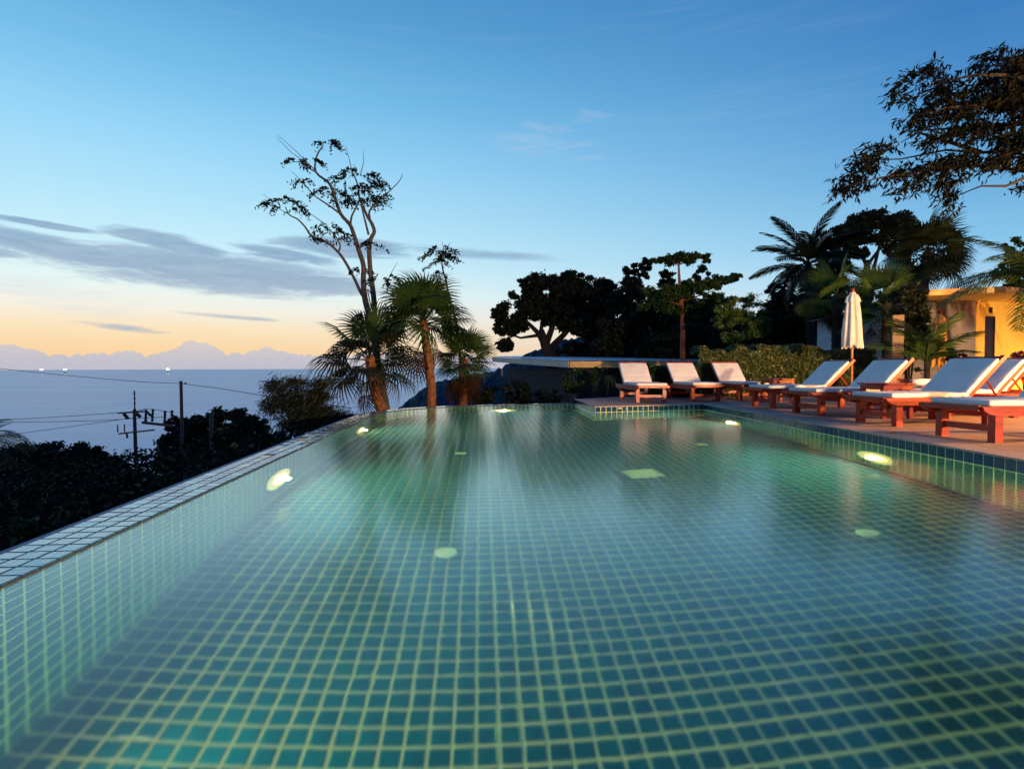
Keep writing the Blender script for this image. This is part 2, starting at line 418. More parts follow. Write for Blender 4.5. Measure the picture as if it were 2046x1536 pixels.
# pool wall on the deck side: one row of tiles stands above the water
pw = MB()
NEAR = WALL+[(-1.80, .03)]
for a, b in zip(NEAR, NEAR[1:]):
    pw.add([(*a, .1), (*b, .1), (*b, DEPTH), (*a, DEPTH)], [(0, 1, 2, 3)])
pw_o = pw.obj('pool_wall', M_GROUT, kind='structure')
wtf2 = frustum(.092, .092, .005, .003); up = []; inn = MB()
wtm2 = wtf2.mesh('tile', M_WALLTILE)
for a, b, cnt in ((WALL[0], WALL[1], 25), (WALL[1], WALL[2], 21), (WALL[2], WALL[3], 67), (WALL[3], WALL[4], 41), (WALL[4], NEAR[5], 58)):
    A, B = Vector((*a, 0)), Vector((*b, 0)); d = (B-A).normalized(); L = (B-A).length
    M0 = Matrix(((d.x, 0, d.y, 0), (d.y, 0, -d.x, 0), (0, 1, 0, 0), (0, 0, 0, 1))); sx_ = L/cnt/.1
    for i in range(cnt):
        p = A.lerp(B, (i+.5)/cnt)
        T = Matrix.Translation((p.x, p.y, .051)) @ M0 @ Matrix.Diagonal((sx_, 1, 1, 1))
        if b != NEAR[5]:
            up.append(link('tile', wtm2, pw_o, T))
        for r in range(14):
            inn.add(it.v, it.f, Matrix.Translation((p.x, p.y, -.05-.1*r)) @ M0 @ Matrix.Diagonal((sx_, 1, 1, 1)))
inn.obj('underwater_tiles', M_TILE, pw_o, kind='stuff')
# small white printed marks on two tiles of the step in the wall
A, B = Vector((*WALL[1], 0)), Vector((*WALL[2], 0)); d = (B-A).normalized(); nn_ = Vector((d.y, -d.x, 0))
mk = MB(); M_WHITE = mat('white_print', (.8, .8, .78), .5)
for s, zz, ww, hh in ((4.52/21, .066, .055, .016), (4.33/21, .073, .012, .01), (4.68/21, .073, .012, .01), (5.72/21, .075, .014, .01), (5.72/21, .045, .016, .014)):
    p = A.lerp(B, s)+nn_*.0075
    mk.add([(p-d*ww/2+Vector((0, 0, zz-hh/2))), (p+d*ww/2+Vector((0, 0, zz-hh/2))), (p+d*ww/2+Vector((0, 0, zz+hh/2))), (p-d*ww/2+Vector((0, 0, zz+hh/2)))], [(0, 1, 2, 3)])
mk.obj('tile_mark', M_WHITE, pw_o)

# water
mw = bpy.data.materials.new('pool_water'); mw.use_nodes = True; t = NT(mw.node_tree); t.n.clear()
g = t.new('ShaderNodeNewGeometry')
sc1 = t.new('ShaderNodeVectorMath', {0: g.outputs['Position'], 1: (1., .55, 1.)}, operation='MULTIPLY')
nb = t.new('ShaderNodeTexNoise', {'Vector': sc1.outputs[0], 'Scale': 2.6, 'Detail': 3., 'Roughness': .55, 'Distortion': .4})
bmp = t.new('ShaderNodeBump', {'Strength': .09, 'Distance': .02, 'Height': nb.outputs[0]})
fr = t.new('ShaderNodeFresnel', {'IOR': 1.40, 'Normal': bmp.outputs[0]})
rf = t.new('ShaderNodeBsdfRefraction', {'Color': (1, 1, 1, 1), 'Roughness': .10, 'IOR': 1.333, 'Normal': bmp.outputs[0]})
gl = t.new('ShaderNodeBsdfGlossy', {'Color': (1, 1, 1, 1), 'Roughness': .16, 'Normal': bmp.outputs[0]})
ms = t.new('ShaderNodeMixShader', {0: t.m('MINIMUM', t.m('MULTIPLY', fr.outputs[0], 1.75), t.m('MULTIPLY_ADD', fr.outputs[0], .40, .32)), 1: rf.outputs[0], 2: gl.outputs[0]})
va = t.new('ShaderNodeVolumeAbsorption', {'Color': (.34, .96, .62, 1), 'Density': .22})
vs = t.new('ShaderNodeVolumeScatter', {'Color': (.7, 1., .9, 1), 'Density': .0015, 'Anisotropy': .0})
av = t.new('ShaderNodeAddShader', {0: va.outputs[0], 1: vs.outputs[0]})
om = t.new('ShaderNodeOutputMaterial'); t.l.new(ms.outputs[0], om.inputs[0]); t.l.new(av.outputs[0], om.inputs[1])
wp = offset(EDGE, .003)
wpoly = wp+[(2.155, 12.89), (2.16, 12.89), (2.14, 10.40), (4.39, 10.89), (4.20, 4.17), (4.08, .0), (-1.80, .0)]
wpoly = wp+[(2.14, 12.86), (2.14, 10.40), (4.39, 10.89), (4.20, 4.17), (4.08, .0), (-1.80, .0)]
k = len(wpoly); wm = MB()
wm.add([(x, y, 0) for x, y in wpoly]+[(x, y, -1.45) for x, y in wpoly], [tuple(range(k))[::-1], tuple(range(k, 2*k))]+[(i, (i+1) % k, k+(i+1) % k, k+i) for i in range(k)])
wo = wm.obj('pool_water', mw, kind='structure')

# underwater lamps
M_LENS = mat('lamp_lens', (.9, .85, .7), .4, emit=((1., .70, .28, 1), 130.))
M_HALO = mat('glow_ring', (.8, .7, .5), .4, emit=((1., .52, .13, 1), 7.))  # added emissive ring that imitates the soft halo around the lens
M_HALO2 = mat('halo_ring', (.8, .7, .5), .4, emit=((1., .52, .15, 1), 1.))  # wider, dimmer ring that fades the imitated halo outward
M_BEZ = mat('lamp_bezel', (.6, .6, .58), .3)
POWER = 1280.
def pool_light(pos, nrm, label, power=POWER):
    power *= random.uniform(.95, 1.05)
    rz = math.atan2(nrm[1], nrm[0])
    r = thing('pool_light', label, 'pool light', pos, rz, 'underwater lights in the pool walls')
    bz = MB()
    prof = [(.315, .0), (.32, .010), (.306, .014), (.30, .007)]
    MX = Matrix.Rotation(PI/2, 4, 'Y'); a = MB().lathe(prof, 20); bz.add(a.v, a.f, MX)
    bz.obj('bezel', M_BEZ, r, smooth=True)
    a = MB().lathe([(.0005, .028), (.05, .027), (.095, .02)], 16); MB().add(a.v, a.f, MX).obj('lens', M_LENS, r, smooth=True)
    a = MB().lathe([(.096, .0275), (.15, .024), (.17, .020)], 24); MB().add(a.v, a.f, MX).obj('glow_ring', M_HALO, r, smooth=True)
    a = MB().lathe([(.17, .020), (.24, .010), (.30, .007)], 24); MB().add(a.v, a.f, MX).obj('halo_ring', M_HALO2, r, smooth=True)
    ld = bpy.data.lights.new('lamp_glow', 'SPOT'); ld.energy = power; ld.color = (1., .80, .42); ld.spot_size = R(172); ld.spot_blend = .6; ld.shadow_soft_size = .05
    lo = bpy.data.objects.new('lamp_glow', ld); C.objects.link(lo); lo.parent = r; lo.location = (.06, 0, 0); lo.rotation_euler = (0, -PI/2, 0)
    return r
pool_light((-1.852, 5.23, -.86), (1, 0), 'glowing underwater light in the left pool wall beside the straight edge')
pool_light((-1.817, 1.62, -.66), (1, 0), 'underwater light in the left wall closest to the near corner', POWER*.4)
pool_light((-1.885, 8.9, -1.1), (1, 0), 'small bright underwater light near the bend of the infinity edge')
pool_light((.48, 12.42, -1.25), (.25, -.97), 'underwater light at the far end below the palms')
pool_light((4.215, 5.78, -.92), (-1, 0), 'brightest underwater light below the row of loungers', POWER*1.5)
pool_light((4.318, 9.45, -1.18), (-1, 0), 'underwater light near the inner corner of the deck')
# white fittings on the floor
M_FIT = mat('white_fitting', (.75, .74, .62), .5)
def fitting(x, y, rad, label, sq=False):
    if sq:
        r = thing('floor_drain', label, 'drain', (x, y, DEPTH+.005), R(8))
        MB().box((0, 0, .008), (.36, .32, .016)).obj('frame', M_FIT, r)
        for i in range(7): MB().box((0, -.12+.04*i, .019), (.3, .022, .008)).obj('grate_bar', M_FIT, r)
    else:
        r = thing('floor_inlet', label, 'inlet', (x, y, DEPTH+.005), 0, 'round water inlets in the pool floor')
        MB().lathe([(rad, 0), (rad, .012), (rad*.8, .02), (.001, .022)], 20).obj('cover', M_FIT, r)
        MB().lathe([(rad*.35, .022), (rad*.35, .03), (.001, .032)], 12).obj('nozzle', M_FIT, r)
fitting(1.69, 5.81, .2, 'square white drain cover on the pool floor', True)
fitting(-.25, 3.95, .075, 'round white inlet nearest the camera on the pool floor')
fitting(-.26, 7.05, .075, 'white inlet in the middle of the pool floor')
fitting(2.95, 7.4, .075, 'white inlet on the floor before the far right light')
fitting(2.78, 3.9, .075, 'white inlet on the floor in front of the brightest light')

# ------------------------------------------------------------------ deck
def deck_mat(name, a, b, c):
    m = bpy.data.materials.new(name); m.use_nodes = True; t = NT(m.node_tree); t.n.clear()
    g = t.new('ShaderNodeNewGeometry')
    vo = t.new('ShaderNodeTexVoronoi', {'Vector': g.outputs['Position'], 'Scale': 95.})
    n1 = t.new('ShaderNodeTexNoise', {'Vector': g.outputs['Position'], 'Scale': 1.7, 'Detail': 7., 'Roughness': .65})
    cc = t.mix(t.sstep(t.new('ShaderNodeSeparateColor', {0: vo.outputs['Color']}).outputs[0], .1, .9), a, b)
    cc = t.mix(t.m('MULTIPLY', t.sstep(n1.outputs[0], .48, .7), .6), cc, c)
    p = t.new('ShaderNodeBsdfPrincipled', {'Base Color': cc, 'Roughness': .72})
    t.set(p.inputs['Normal'], t.new('ShaderNodeBump', {'Strength': .5, 'Distance': .006, 'Height': vo.outputs['Distance']}))
    t.l.new(p.outputs[0], t.new('ShaderNodeOutputMaterial').inputs[0]); return m
M_DECK = deck_mat('washed_pebble_deck', (.42, .27, .19, 1), (.28, .17, .12, 1), (.2, .13, .1, 1))
M_COPE = deck_mat('coping_stone', (.42, .29, .25, 1), (.34, .23, .2, 1), (.26, .18, .16, 1))
DZ = .112
pe = offset(WALL, -.004)   # wall face is to the right of travel; deck edge hangs a little over the water
inner = [(2.155, 12.90)]+[tuple(q) for q in pe[1:4]]+[(4.045, .03)]
deck = MB()
cin = offset([(2.155, 12.9), *WALL[1:4], (4.05, .03)], .27)
dp = [tuple(q) for q in cin]+[(4.32, -.25), (-2.3, -.25), (-2.3, -8), (17, -8), (17, 14.9), (9, 14.5), (3.3, 13.75), (2.42, 13.1)]
deck.add([(x, y, DZ) for x, y in dp]+[(x, y, -2.1) for x, y in dp], [tuple(range(len(dp)))]+[(i, len(dp)+i, len(dp)+(i+1) % len(dp), (i+1) % len(dp)) for i in range(len(dp))])
dk = deck.obj('pool_deck', M_DECK, kind='structure')
ci = offset([(2.155, 12.9), *WALL[1:4], (4.05, .03)], -.012); coo = offset([(2.155, 12.9), *WALL[1:4], (4.05, .03)], .268)
for s in range(4):
    a0, a1, b0, b1 = Vector(ci[s]), Vector(ci[s+1]), Vector(coo[s]), Vector(coo[s+1])
    nseg = max(1, int(round((a1-a0).length/1.15)))
    for i in range(nseg):
        e = .0025/((a1-a0).length/nseg)
        f0, f1 = (i+e)/nseg, (i+1-e)/nseg
        q = [a0.lerp(a1, f0), a0.lerp(a1, f1), b0.lerp(b1, f1), b0.lerp(b1, f0)]
        MB().add([(*p, .101) for p in q]+[(*p, DZ+.004+random.uniform(-.001, .001)) for p in q], [(4, 5, 6, 7), (0, 1, 5, 4), (1, 2, 6, 5), (2, 3, 7, 6), (3, 0, 4, 7)]).obj('coping_slab', M_COPE, dk)
MB().add([(4.06, .028, .116), (4.32, .0, .116), (4.32, -.25, .116), (-2.3, -.25, .116), (-2.3, .028, .116)], [(4, 3, 2, 1, 0)]).obj('coping_slab', M_COPE, dk)

# ------------------------------------------------------------------ terrain, sea, headland
M_SOIL = mat('dark_soil', (.012, .016, .008), .95, noise=(1.3, (.02, .022, .012), .4, .7, 6))
def sm(x, a, b):
    t = np.clip((x-a)/(b-a), 0, 1); return t*t*(3-2*t)
xs = np.concatenate([-np.geomspace(3, 420, 60)[::-1], np.linspace(-2.4, 17, 26), np.geomspace(18, 500, 30)])
ys = np.concatenate([-np.geomspace(9, 200, 18)[::-1], np.linspace(-8, 15, 24), np.geomspace(16, 600, 50)])
GX, GY = np.meshgrid(xs, ys)
rr = np.sin(GX*.31+1.3)*np.cos(GY*.27)*.25
left = np.clip(-2.35-GX, 0, None); far = np.clip(GY-14.5, 0, None)
GZ = -2.25-.33*left-.10*left*sm(left, 4, 30)-.06*far*(1-sm(GX, 4, 14))-.12*np.clip(far-60, 0, None)+rr
GZ = GZ+sm(GX, 3, 8)*sm(GY, 13.2, 15.)*(2.25-rr)*(1-sm(GX, 16, 18)*0)*(1-sm(GY, 40, 90))
GZ = np.where((GX > 17.5) & (GY < 15), 0.0, GZ); GZ = np.maximum(GZ, -75)
nx, ny = len(xs), len(ys)
tv = np.stack([GX, GY, GZ], -1).reshape(-1, 3)
tf = [(j*nx+i, j*nx+i+1, (j+1)*nx+i+1, (j+1)*nx+i) for j in range(ny-1) for i in range(nx-1)]
tm = MB(); tm.v = [tuple(p) for p in tv.tolist()]; tm.f = tf
tm.obj('hillside', M_SOIL, smooth=True, kind='structure')
def ground(x, y):
    l = max(0, -2.35-x); f = max(0, y-14.5); s = lambda v, a, b: (lambda t: t*t*(3-2*t))(min(1, max(0, (v-a)/(b-a))))
    z = -2.25-.33*l-.10*l*s(l, 4, 30)-.06*f*(1-s(x, 4, 14))
    return z+s(x, 3, 8)*s(y, 13.2, 15)*2.25*(1-s(y, 40, 90))
SEA = -62.
ms_ = bpy.data.materials.new('sea_water'); ms_.use_nodes = True; t = NT(ms_.node_tree); t.n.clear()
g = t.new('ShaderNodeNewGeometry')
v1 = t.new('ShaderNodeVectorMath', {0: g.outputs['Position'], 1: (.006, .02, .02)}, operation='MULTIPLY')
n1 = t.new('ShaderNodeTexNoise', {'Vector': v1.outputs[0], 'Scale': 1., 'Detail': 5., 'Roughness': .6})
v2 = t.new('ShaderNodeVectorMath', {0: g.outputs['Position'], 1: (.0006, .0022, .002)}, operation='MULTIPLY')
n2 = t.new('ShaderNodeTexNoise', {'Vector': v2.outputs[0], 'Scale': 1., 'Detail': 4.})
p = t.new('ShaderNodeBsdfPrincipled', {'Base Color': t.mix(t.sstep(t.m('ADD', t.m('MULTIPLY', n2.outputs[0], .6), t.m('MULTIPLY', n1.outputs[0], .4)), .36, .62), (.05, .40, .66, 1), (.14, .55, .80, 1)), 'Roughness': .30, 'IOR': 1.33})
t.set(p.inputs['Normal'], t.new('ShaderNodeBump', {'Strength': .18, 'Distance': 3., 'Height': t.m('ADD', n1.outputs[0], n2.outputs[0])}))
t.l.new(p.outputs[0], t.new('ShaderNodeOutputMaterial').inputs[0])
k = 64; sm_ = MB(); sm_.add([(90000*math.sin(2*PI*i/k), 90000*math.cos(2*PI*i/k), SEA) for i in range(k)], [tuple(range(k))[::-1]])
sm_.obj('sea', ms_, kind='structure')
# wooded headland across the bay
M_HEAD = mat('far_forest', (.012, .03, .045), .95, noise=(.05, (.02, .045, .06), .35, .7, 8), bump=(.08, 1.))  # bluish base stands in for the haze over the bay
hv = []; hf = []; prof = [(770, 838), (790, 818), (815, 800), (845, 778), (880, 762), (930, 752), (985, 742), (1040, 716), (1090, 694), (1130, 680), (1200, 672), (1300, 668), (1400, 672), (1520, 690), (1700, 700)]
nrow = 14
for i in range(140):
    px = 770+i*6.65; py = np.interp(px, [a for a, b in prof], [b for a, b in prof])+random.uniform(-2.2, 2.2)
    D = 560+.15*(px-770)
    topp = at(px, py, D+90)
    for r in range(nrow):
        f = r/(nrow-1); dirv = Vector((topp.x, topp.y, 0)).normalized()
        z = SEA-1+(topp.z-SEA+1)*math.sin(f*PI*.5)**.8+random.uniform(-1, 1)*2.4*(f > 0)
        base = topp-dirv*100*(1-f)
        hv.append((base.x, base.y, z))
    if i:
        for r in range(nrow-1): a = (i-1)*nrow+r; hf.append((a, a+1, a+nrow+1, a+nrow))
hd = MB(); hd.v = hv; hd.f = hf; hd.obj('headland', M_HEAD, kind='structure')

# ------------------------------------------------------------------ buildings
M_YELL = mat('yellow_plaster', (.74, .46, .08), .8, noise=(2.2, (.64, .39, .06), .4, .7, 6), bump=(40, .2))
M_GREYP = mat('bare_plaster', (.36, .28, .22), .85, noise=(3.1, (.26, .2, .16), .35, .7, 7), bump=(25, .3))
M_WHITEP = mat('white_plaster', (.62, .62, .64), .8, noise=(2, (.5, .5, .52), .4, .7, 6))
M_ROOFEDGE = mat('roof_board', (.78, .48, .17), .7, noise=(4, (.66, .4, .13), .4, .7, 5))  # orange includes the lamplight on the low roof's front board
M_DARK = mat('dark_opening', (.015, .012, .012), .5)
M_DOORW = mat('dark_door', (.012, .006, .005), .5)
M_SHEET = mat('corrugated_sheet', (.42, .47, .55), .4, metal=.25, noise=(2.5, (.34, .38, .46), .4, .7, 6))
M_TERRA = mat('clay_tile', (.45, .16, .06), .7, noise=(5, (.3, .1, .04), .4, .7, 4))
# yellow house on the right
corner = at(1948, 735, 14.); corner.z = 0.
hA = R(72); d2 = Vector((math.sin(hA), math.cos(hA), 0)); d1 = Vector((math.sin(R(300)), math.cos(R(300)), 0))
n2 = Vector((d2.y, -d2.x, 0))
house = thing('yellow_house', 'yellow plastered house with a flat overhanging roof and narrow dark door', 'house', corner)
HZ = 2.46
def wallbox(mb, o, d, L, h, th, side, z0=0):
    q = Vector((d.y, -d.x, 0))*side*th
    a, b = Vector(o), Vector(o)+d*L
    mb.add([(*a.xy, z0), (*b.xy, z0), (*(b+q).xy, z0), (*(a+q).xy, z0), (*a.xy, h), (*b.xy, h), (*(b+q).xy, h), (*(a+q).xy, h)],
           [(0, 1, 2, 3), (7, 6, 5, 4), (0, 4, 5, 1), (1, 5, 6, 2), (2, 6, 7, 3), (3, 7, 4, 0)])
O = Vector((0, 0, 0)); DA, DB = .36, .76
a = MB(); wallbox(a, O, d2, DA, HZ, .15, -1); wallbox(a, d2*DB, d2, 4.2, HZ, .15, -1); wallbox(a, d2*DA, d2, DB-DA, HZ, .15, -1, 2.09); a.obj('yellow_wall', M_YELL, house)
a = MB(); wallbox(a, d1*.002, d1, 1.6, HZ, .15, 1); wallbox(a, d1*1.6, Vector((.35, .94, 0)).normalized(), 4., HZ, .15, 1); a.obj('grey_wall', M_GREYP, house)
a = MB(); wallbox(a, d2*(DA+.002)+n2*.006, d2, .03, 2.085, .016, -1); wallbox(a, d2*(DB-.032)+n2*.006, d2, .03, 2.085, .016, -1); a.obj('door_frame', M_DOORW, house)
dl = MB(); q = d2*DA-n2*-.0; wallbox(dl, d2*(DA+.002)-n2*.012, d2, DB-DA-.004, 2.088, .05, -1); dob = dl.obj('door', M_DOORW, house)
MB().box(d2*(DB-.12)+n2*.06+Vector((0, 0, 1.0)), (.03, .03, .16)).obj('handle', M_METAL, dob)
MB().box(d2*((DA+DB)/2)+n2*-.03+Vector((0, 0, 2.24)), (.1, .1, .14)).obj('lamp_box', M_BLACK, house)
rf_ = MB(); rz0 = HZ+.003
q1, q2, q3 = at(1800, 579, 13.2), at(2011, 567, 12.4), at(2046, 570, 12.76)
rc = [Vector((p.x, p.y, 0))-corner for p in (q1, q2, q2+(q3-q2).normalized()*5, q2+(q3-q2).normalized()*5+Vector((-1, 5, 0)), q1+Vector((4.2, 5, 0)))]
kk = len(rc)
rf_.add([(p.x, p.y, rz0) for p in rc]+[(p.x, p.y, rz0+.13) for p in rc], [tuple(range(kk))[::-1], tuple(range(kk, 2*kk))]+[(i, (i+1) % kk, kk+(i+1) % kk, kk+i) for i in range(kk)])
rf_.obj('roof', M_ROOFEDGE, house)
# pale building behind the palms
wc = at(1668, 735, 18.5); wc.z = 0
wh = thing('white_building', 'pale white building with clay tile eave half hidden behind palms', 'building', wc)
MB().box((1.1, .5, 1.2), (2.2, 1, 2.4)).obj('wall', M_WHITEP, wh)
MB().box((3.6, .9, .95), (2.4, 1, 1.9)).obj('wall', M_WHITEP, wh)
rr_ = MB().prism([(-.25, 2.403), (2.4, 2.403), (1.1, 2.75)], -.3, 1.2); rr_.obj('roof', M_TERRA, wh)
MB().box((1.55, -.03, 1.25), (.7, .05, 1.0)).obj('window', M_DARK, wh)
# low roof beyond the pool
rC = at(1137, 735.5, 19.); rL = at(985, 727, 25.); rR = at(1425, 733, 20.); zt = 0.83
low = thing('low_house', 'low house with a blue grey corrugated roof beyond the peninsula deck', 'house', (rC.x, rC.y, -2.4))
rb = [Vector((rC.x, rC.y, 1.06)), Vector((rR.x, rR.y, 1.03)), at(1440, 717, 27.), at(985, 713, 25.5)]
sheet = MB(); nu, nv = 150, 2
vs = []
for i in range(nu+1):
    for j in range(nv+1):
        f, h = i/nu, j/nv
        p = rb[0].lerp(rb[1], f).lerp(rb[3].lerp(rb[2], f), h)
        vs.append(p-low.location+Vector((0, 0, .018*math.sin(i*PI))+Vector((0, 0, .02*(i % 2)))) if False else p-low.location+Vector((0, 0, .03*(i % 2))))
sheet.v = [tuple(p) for p in vs]; sheet.f = [(i*(nv+1)+j, (i+1)*(nv+1)+j, (i+1)*(nv+1)+j+1, i*(nv+1)+j+1) for i in range(nu) for j in range(nv)]
sheet.obj('roof', M_SHEET, low)
fb = MB()
def board(mb, p, q, h, th):
    d = (q-p); nrm = Vector((-d.y, d.x, 0)).normalized()*th
    mb.add([p, q, q+nrm, p+nrm, p-Vector((0, 0, h)), q-Vector((0, 0, h)), q+nrm-Vector((0, 0, h)), p+nrm-Vector((0, 0, h))], [(0, 1, 2, 3), (7, 6, 5, 4), (0, 4, 5, 1), (1, 5, 6, 2), (2, 6, 7, 3), (3, 7, 4, 0)])
L0 = low.location; dz = Vector((0, 0, -.012))
M_FASC = mat('cream_fascia', (.55, .46, .34), .7, noise=(3, (.46, .38, .28), .4, .7, 5))
a = MB(); board(a, rb[0]-L0+dz+Vector((.03, .03, 0)), rb[1]-L0+dz+Vector((0, .03, 0)), .21, .04); a.obj('fascia_board', M_ROOFEDGE, low)  # front board: warm lamplight is put into its orange colour
a = MB(); board(a, rb[3]-L0+dz, rb[0]-L0+dz, .21, -.04); a.obj('fascia_board', M_FASC, low)
cent = (rb[0]+rb[1]+rb[2]+rb[3])/4
a = MB()
ins = [p.lerp(cent, .12) for p in rb]
for i in range(4):
    p, q = ins[i]-L0, ins[(i+1) % 4]-L0
    a.add([(p.x, p.y, 0), (q.x, q.y, 0), (q.x, q.y, 3.2), (p.x, p.y, 3.2)], [(0, 1, 2, 3)])
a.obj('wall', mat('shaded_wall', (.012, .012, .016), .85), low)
for px, D in ((1003, 24.), (1150, 19.6), (1262, 20.)):
    p = at(px, 735, D)-L0; MB().box((p.x, p.y, 1.6), (.09, .09, 3.2)).obj('post', M_BLACK, low)

# ------------------------------------------------------------------ sun loungers
def make_lounger(label, group):
    r = thing('sun_lounger', label, 'sun lounger', (0, 0, 0), 0, group)
    W = .67
    pr = [(-.2, .345), (1.62, .345), (1.6, .31), (1.55, .275), (1.46, .255), (-.04, .255), (-.13, .275), (-.18, .31)]
    pr = pr[::-1]
    for s in (-1, 1):
        MB().prism(pr, s*W/2-.017, s*W/2+.017).obj('side_rail', M_WOOD, r)
        for x in (0.02, 1.32):
            MB().box((x, s*(W/2-.055), .1715), (.085, .075, .343)).obj('leg', M_WOOD, r)
    for x in (.02, 1.32): MB().box((x, 0, .13), (.03, W-.185, .06)).obj('stretcher', M_WOOD, r)
    for x in (-.19, 1.60): MB().box((x, 0, .328), (.03, W-.04, .05)).obj('end_board', M_WOOD, r)
    for i in range(11): MB().box((-.12+i*.105, 0, .335), (.07, W-.04, .018)).obj('slat', M_WOOD, r)
    a, L = R(43), .60; hx, hz = 1.02, .352
    T = Matrix.Translation((hx, 0, hz)) @ Matrix.Rotation(-a, 4, 'Y')
    bk = MB()
    for s in (-1, 1):
        b = MB(); b.box((L/2+.05, s*(W/2-.05), .0), (L+.14, .05, .05), T); b.obj('backrest_stile', M_WOOD, r)
    for i in range(7): MB().box((.05+i*.088, 0, .012), (.062, W-.152, .018), T).obj('slat', M_WOOD, r)
    MB().box((L+.08, 0, .0), (.04, W-.152, .05), T).obj('backrest_rail', M_WOOD, r)
    p1 = T @ Vector((.36, 0, -.03))
    for s in (-1, 1):
        y = s*(W/2-.09)
        MB().tube([(p1.x, y, p1.z), (1.50, y, .345)], .016, 4).obj('prop', M_WOOD, r)
    rounded((.46, 0, .371), (1.10, W-.03, .052), .018, 3, 26, .010, (-.18, .18)).obj('seat_cushion', M_CUSH, r, True)
    c = rounded((L/2, 0, .052), (L+.03, W-.03, .052), .018, 3, 20, .012, (-.14,)); c.v = [tuple(T @ Vector(v)) for v in c.v]
    c.obj('back_cushion', M_CUSH, r, True)
    return r
G1, G2, G3 = 'loungers along the pool', 'loungers on the far deck', 'loungers in the second row'
l7 = make_lounger('sun lounger nearest the camera, cut by the right edge of the photo', G1)
l7.location = (4.80, 5.34, DZ); l7.rotation_euler = (0, 0, R(5))
dup(l7, (4.95, 6.81, DZ), R(7), 'second nearest lounger, its raised white back in front of the yellow house')
dup(l7, (4.97, 8.36, DZ), R(6), 'lounger behind the first side table, in front of the shower post')
dup(l7, (5.05, 9.88, DZ), R(4), 'lounger between the closed white parasol and the pool corner')
o = dup(l7, (3.48, 11.42, DZ), R(90), 'leftmost cream lounger on the far deck by the water'); o['group'] = G2
o = dup(l7, (4.72, 11.66, DZ), R(92), 'middle cream lounger of the three on the far deck'); o['group'] = G2
o = dup(l7, (5.86, 11.9, DZ), R(90), 'cream lounger on the far deck partly behind the pool side row'); o['group'] = G2
o = dup(l7, (6.85, 8.25, DZ), R(7), 'pinkish lit lounger half hidden behind the small table with a glass'); o['group'] = G3
o = dup(l7, (6.12, 7.66, DZ), R(6), 'lounger with bare back slats showing at the right edge'); o['group'] = G3

# side tables
def make_table(label):
    r = thing('side_table', label, 'side table', (0, 0, 0), 0, 'small teak side tables')
    for s in (-1, 1):
        for u in (-1, 1): MB().box((s*.2, u*.2, .205), (.055, .055, .41)).obj('leg', M_WOOD, r)
    for s in (-1, 1):
        MB().box((0, s*.215, .43), (.44, .022, .06)).obj('apron', M_WOOD, r); MB().box((s*.215, 0, .43), (.022, .40, .06)).obj('apron', M_WOOD, r)
    for i in range(6): MB().box((0, -.21+i*.084, .478), (.5, .074, .022)).obj('slat', M_WOOD, r)
    for s in (-1, 1): MB().box((s*.2, 0, .12), (.03, .345, .03)).obj('stretcher', M_WOOD, r)
    return r
t1 = make_table('teak side table beside the second nearest lounger'); t1.location = (5.74, 7.72, DZ); t1.rotation_euler = (0, 0, R(3))
dup(t1, (5.98, 11.12, DZ), R(4), 'small teak table against the clipped hedge')
dup(t1, (8.1, 9.98, DZ), R(5), 'dark teak table with a drinking glass on top')
M_GLASS = bpy.data.materials.new('clear_glass'); M_GLASS.use_nodes = True; t = NT(M_GLASS.node_tree); t.n.clear()
t.l.new(t.new('ShaderNodeBsdfGlass', {'IOR': 1.45, 'Roughness': .02}).outputs[0], t.new('ShaderNodeOutputMaterial').inputs[0])
gl_ = MB().lathe([(.03, 0), (.031, .003), (.005, .008), (.005, .07), (.03, .10), (.036, .14), (.03, .18), (.028, .18), (.034, .14), (.028, .105), (.001, .08)], 14)
tag(gl_.obj('drinking_glass', M_GLASS, None, True), 'clear stemmed glass on the dark teak table', 'glass').location = (8.0, 9.84, DZ+.489)
jar = MB().lathe([(.045, 0), (.055, .01), (.055, .1), (.03, .13), (.035, .17), (.04, .2), (.036, .2), (.027, .135), (.05, .1), (.05, .012), (.001, .01)], 14)
jp = at_z(1428.5, 801, DZ)
tag(jar.obj('glass_lantern', M_GLASS, None, True), 'small glass lantern on the deck under the middle far lounger', 'lantern').location = jp
tw = MB(); tw.tube([(-.16, 0, .055), (.16, 0, .055)], .055, 12)
tag(tw.obj('rolled_towel', M_CUSH, None, True), 'rolled pale towel on the foot of the half hidden lounger', 'towel').location = (6.72, 8.28, DZ+.425)

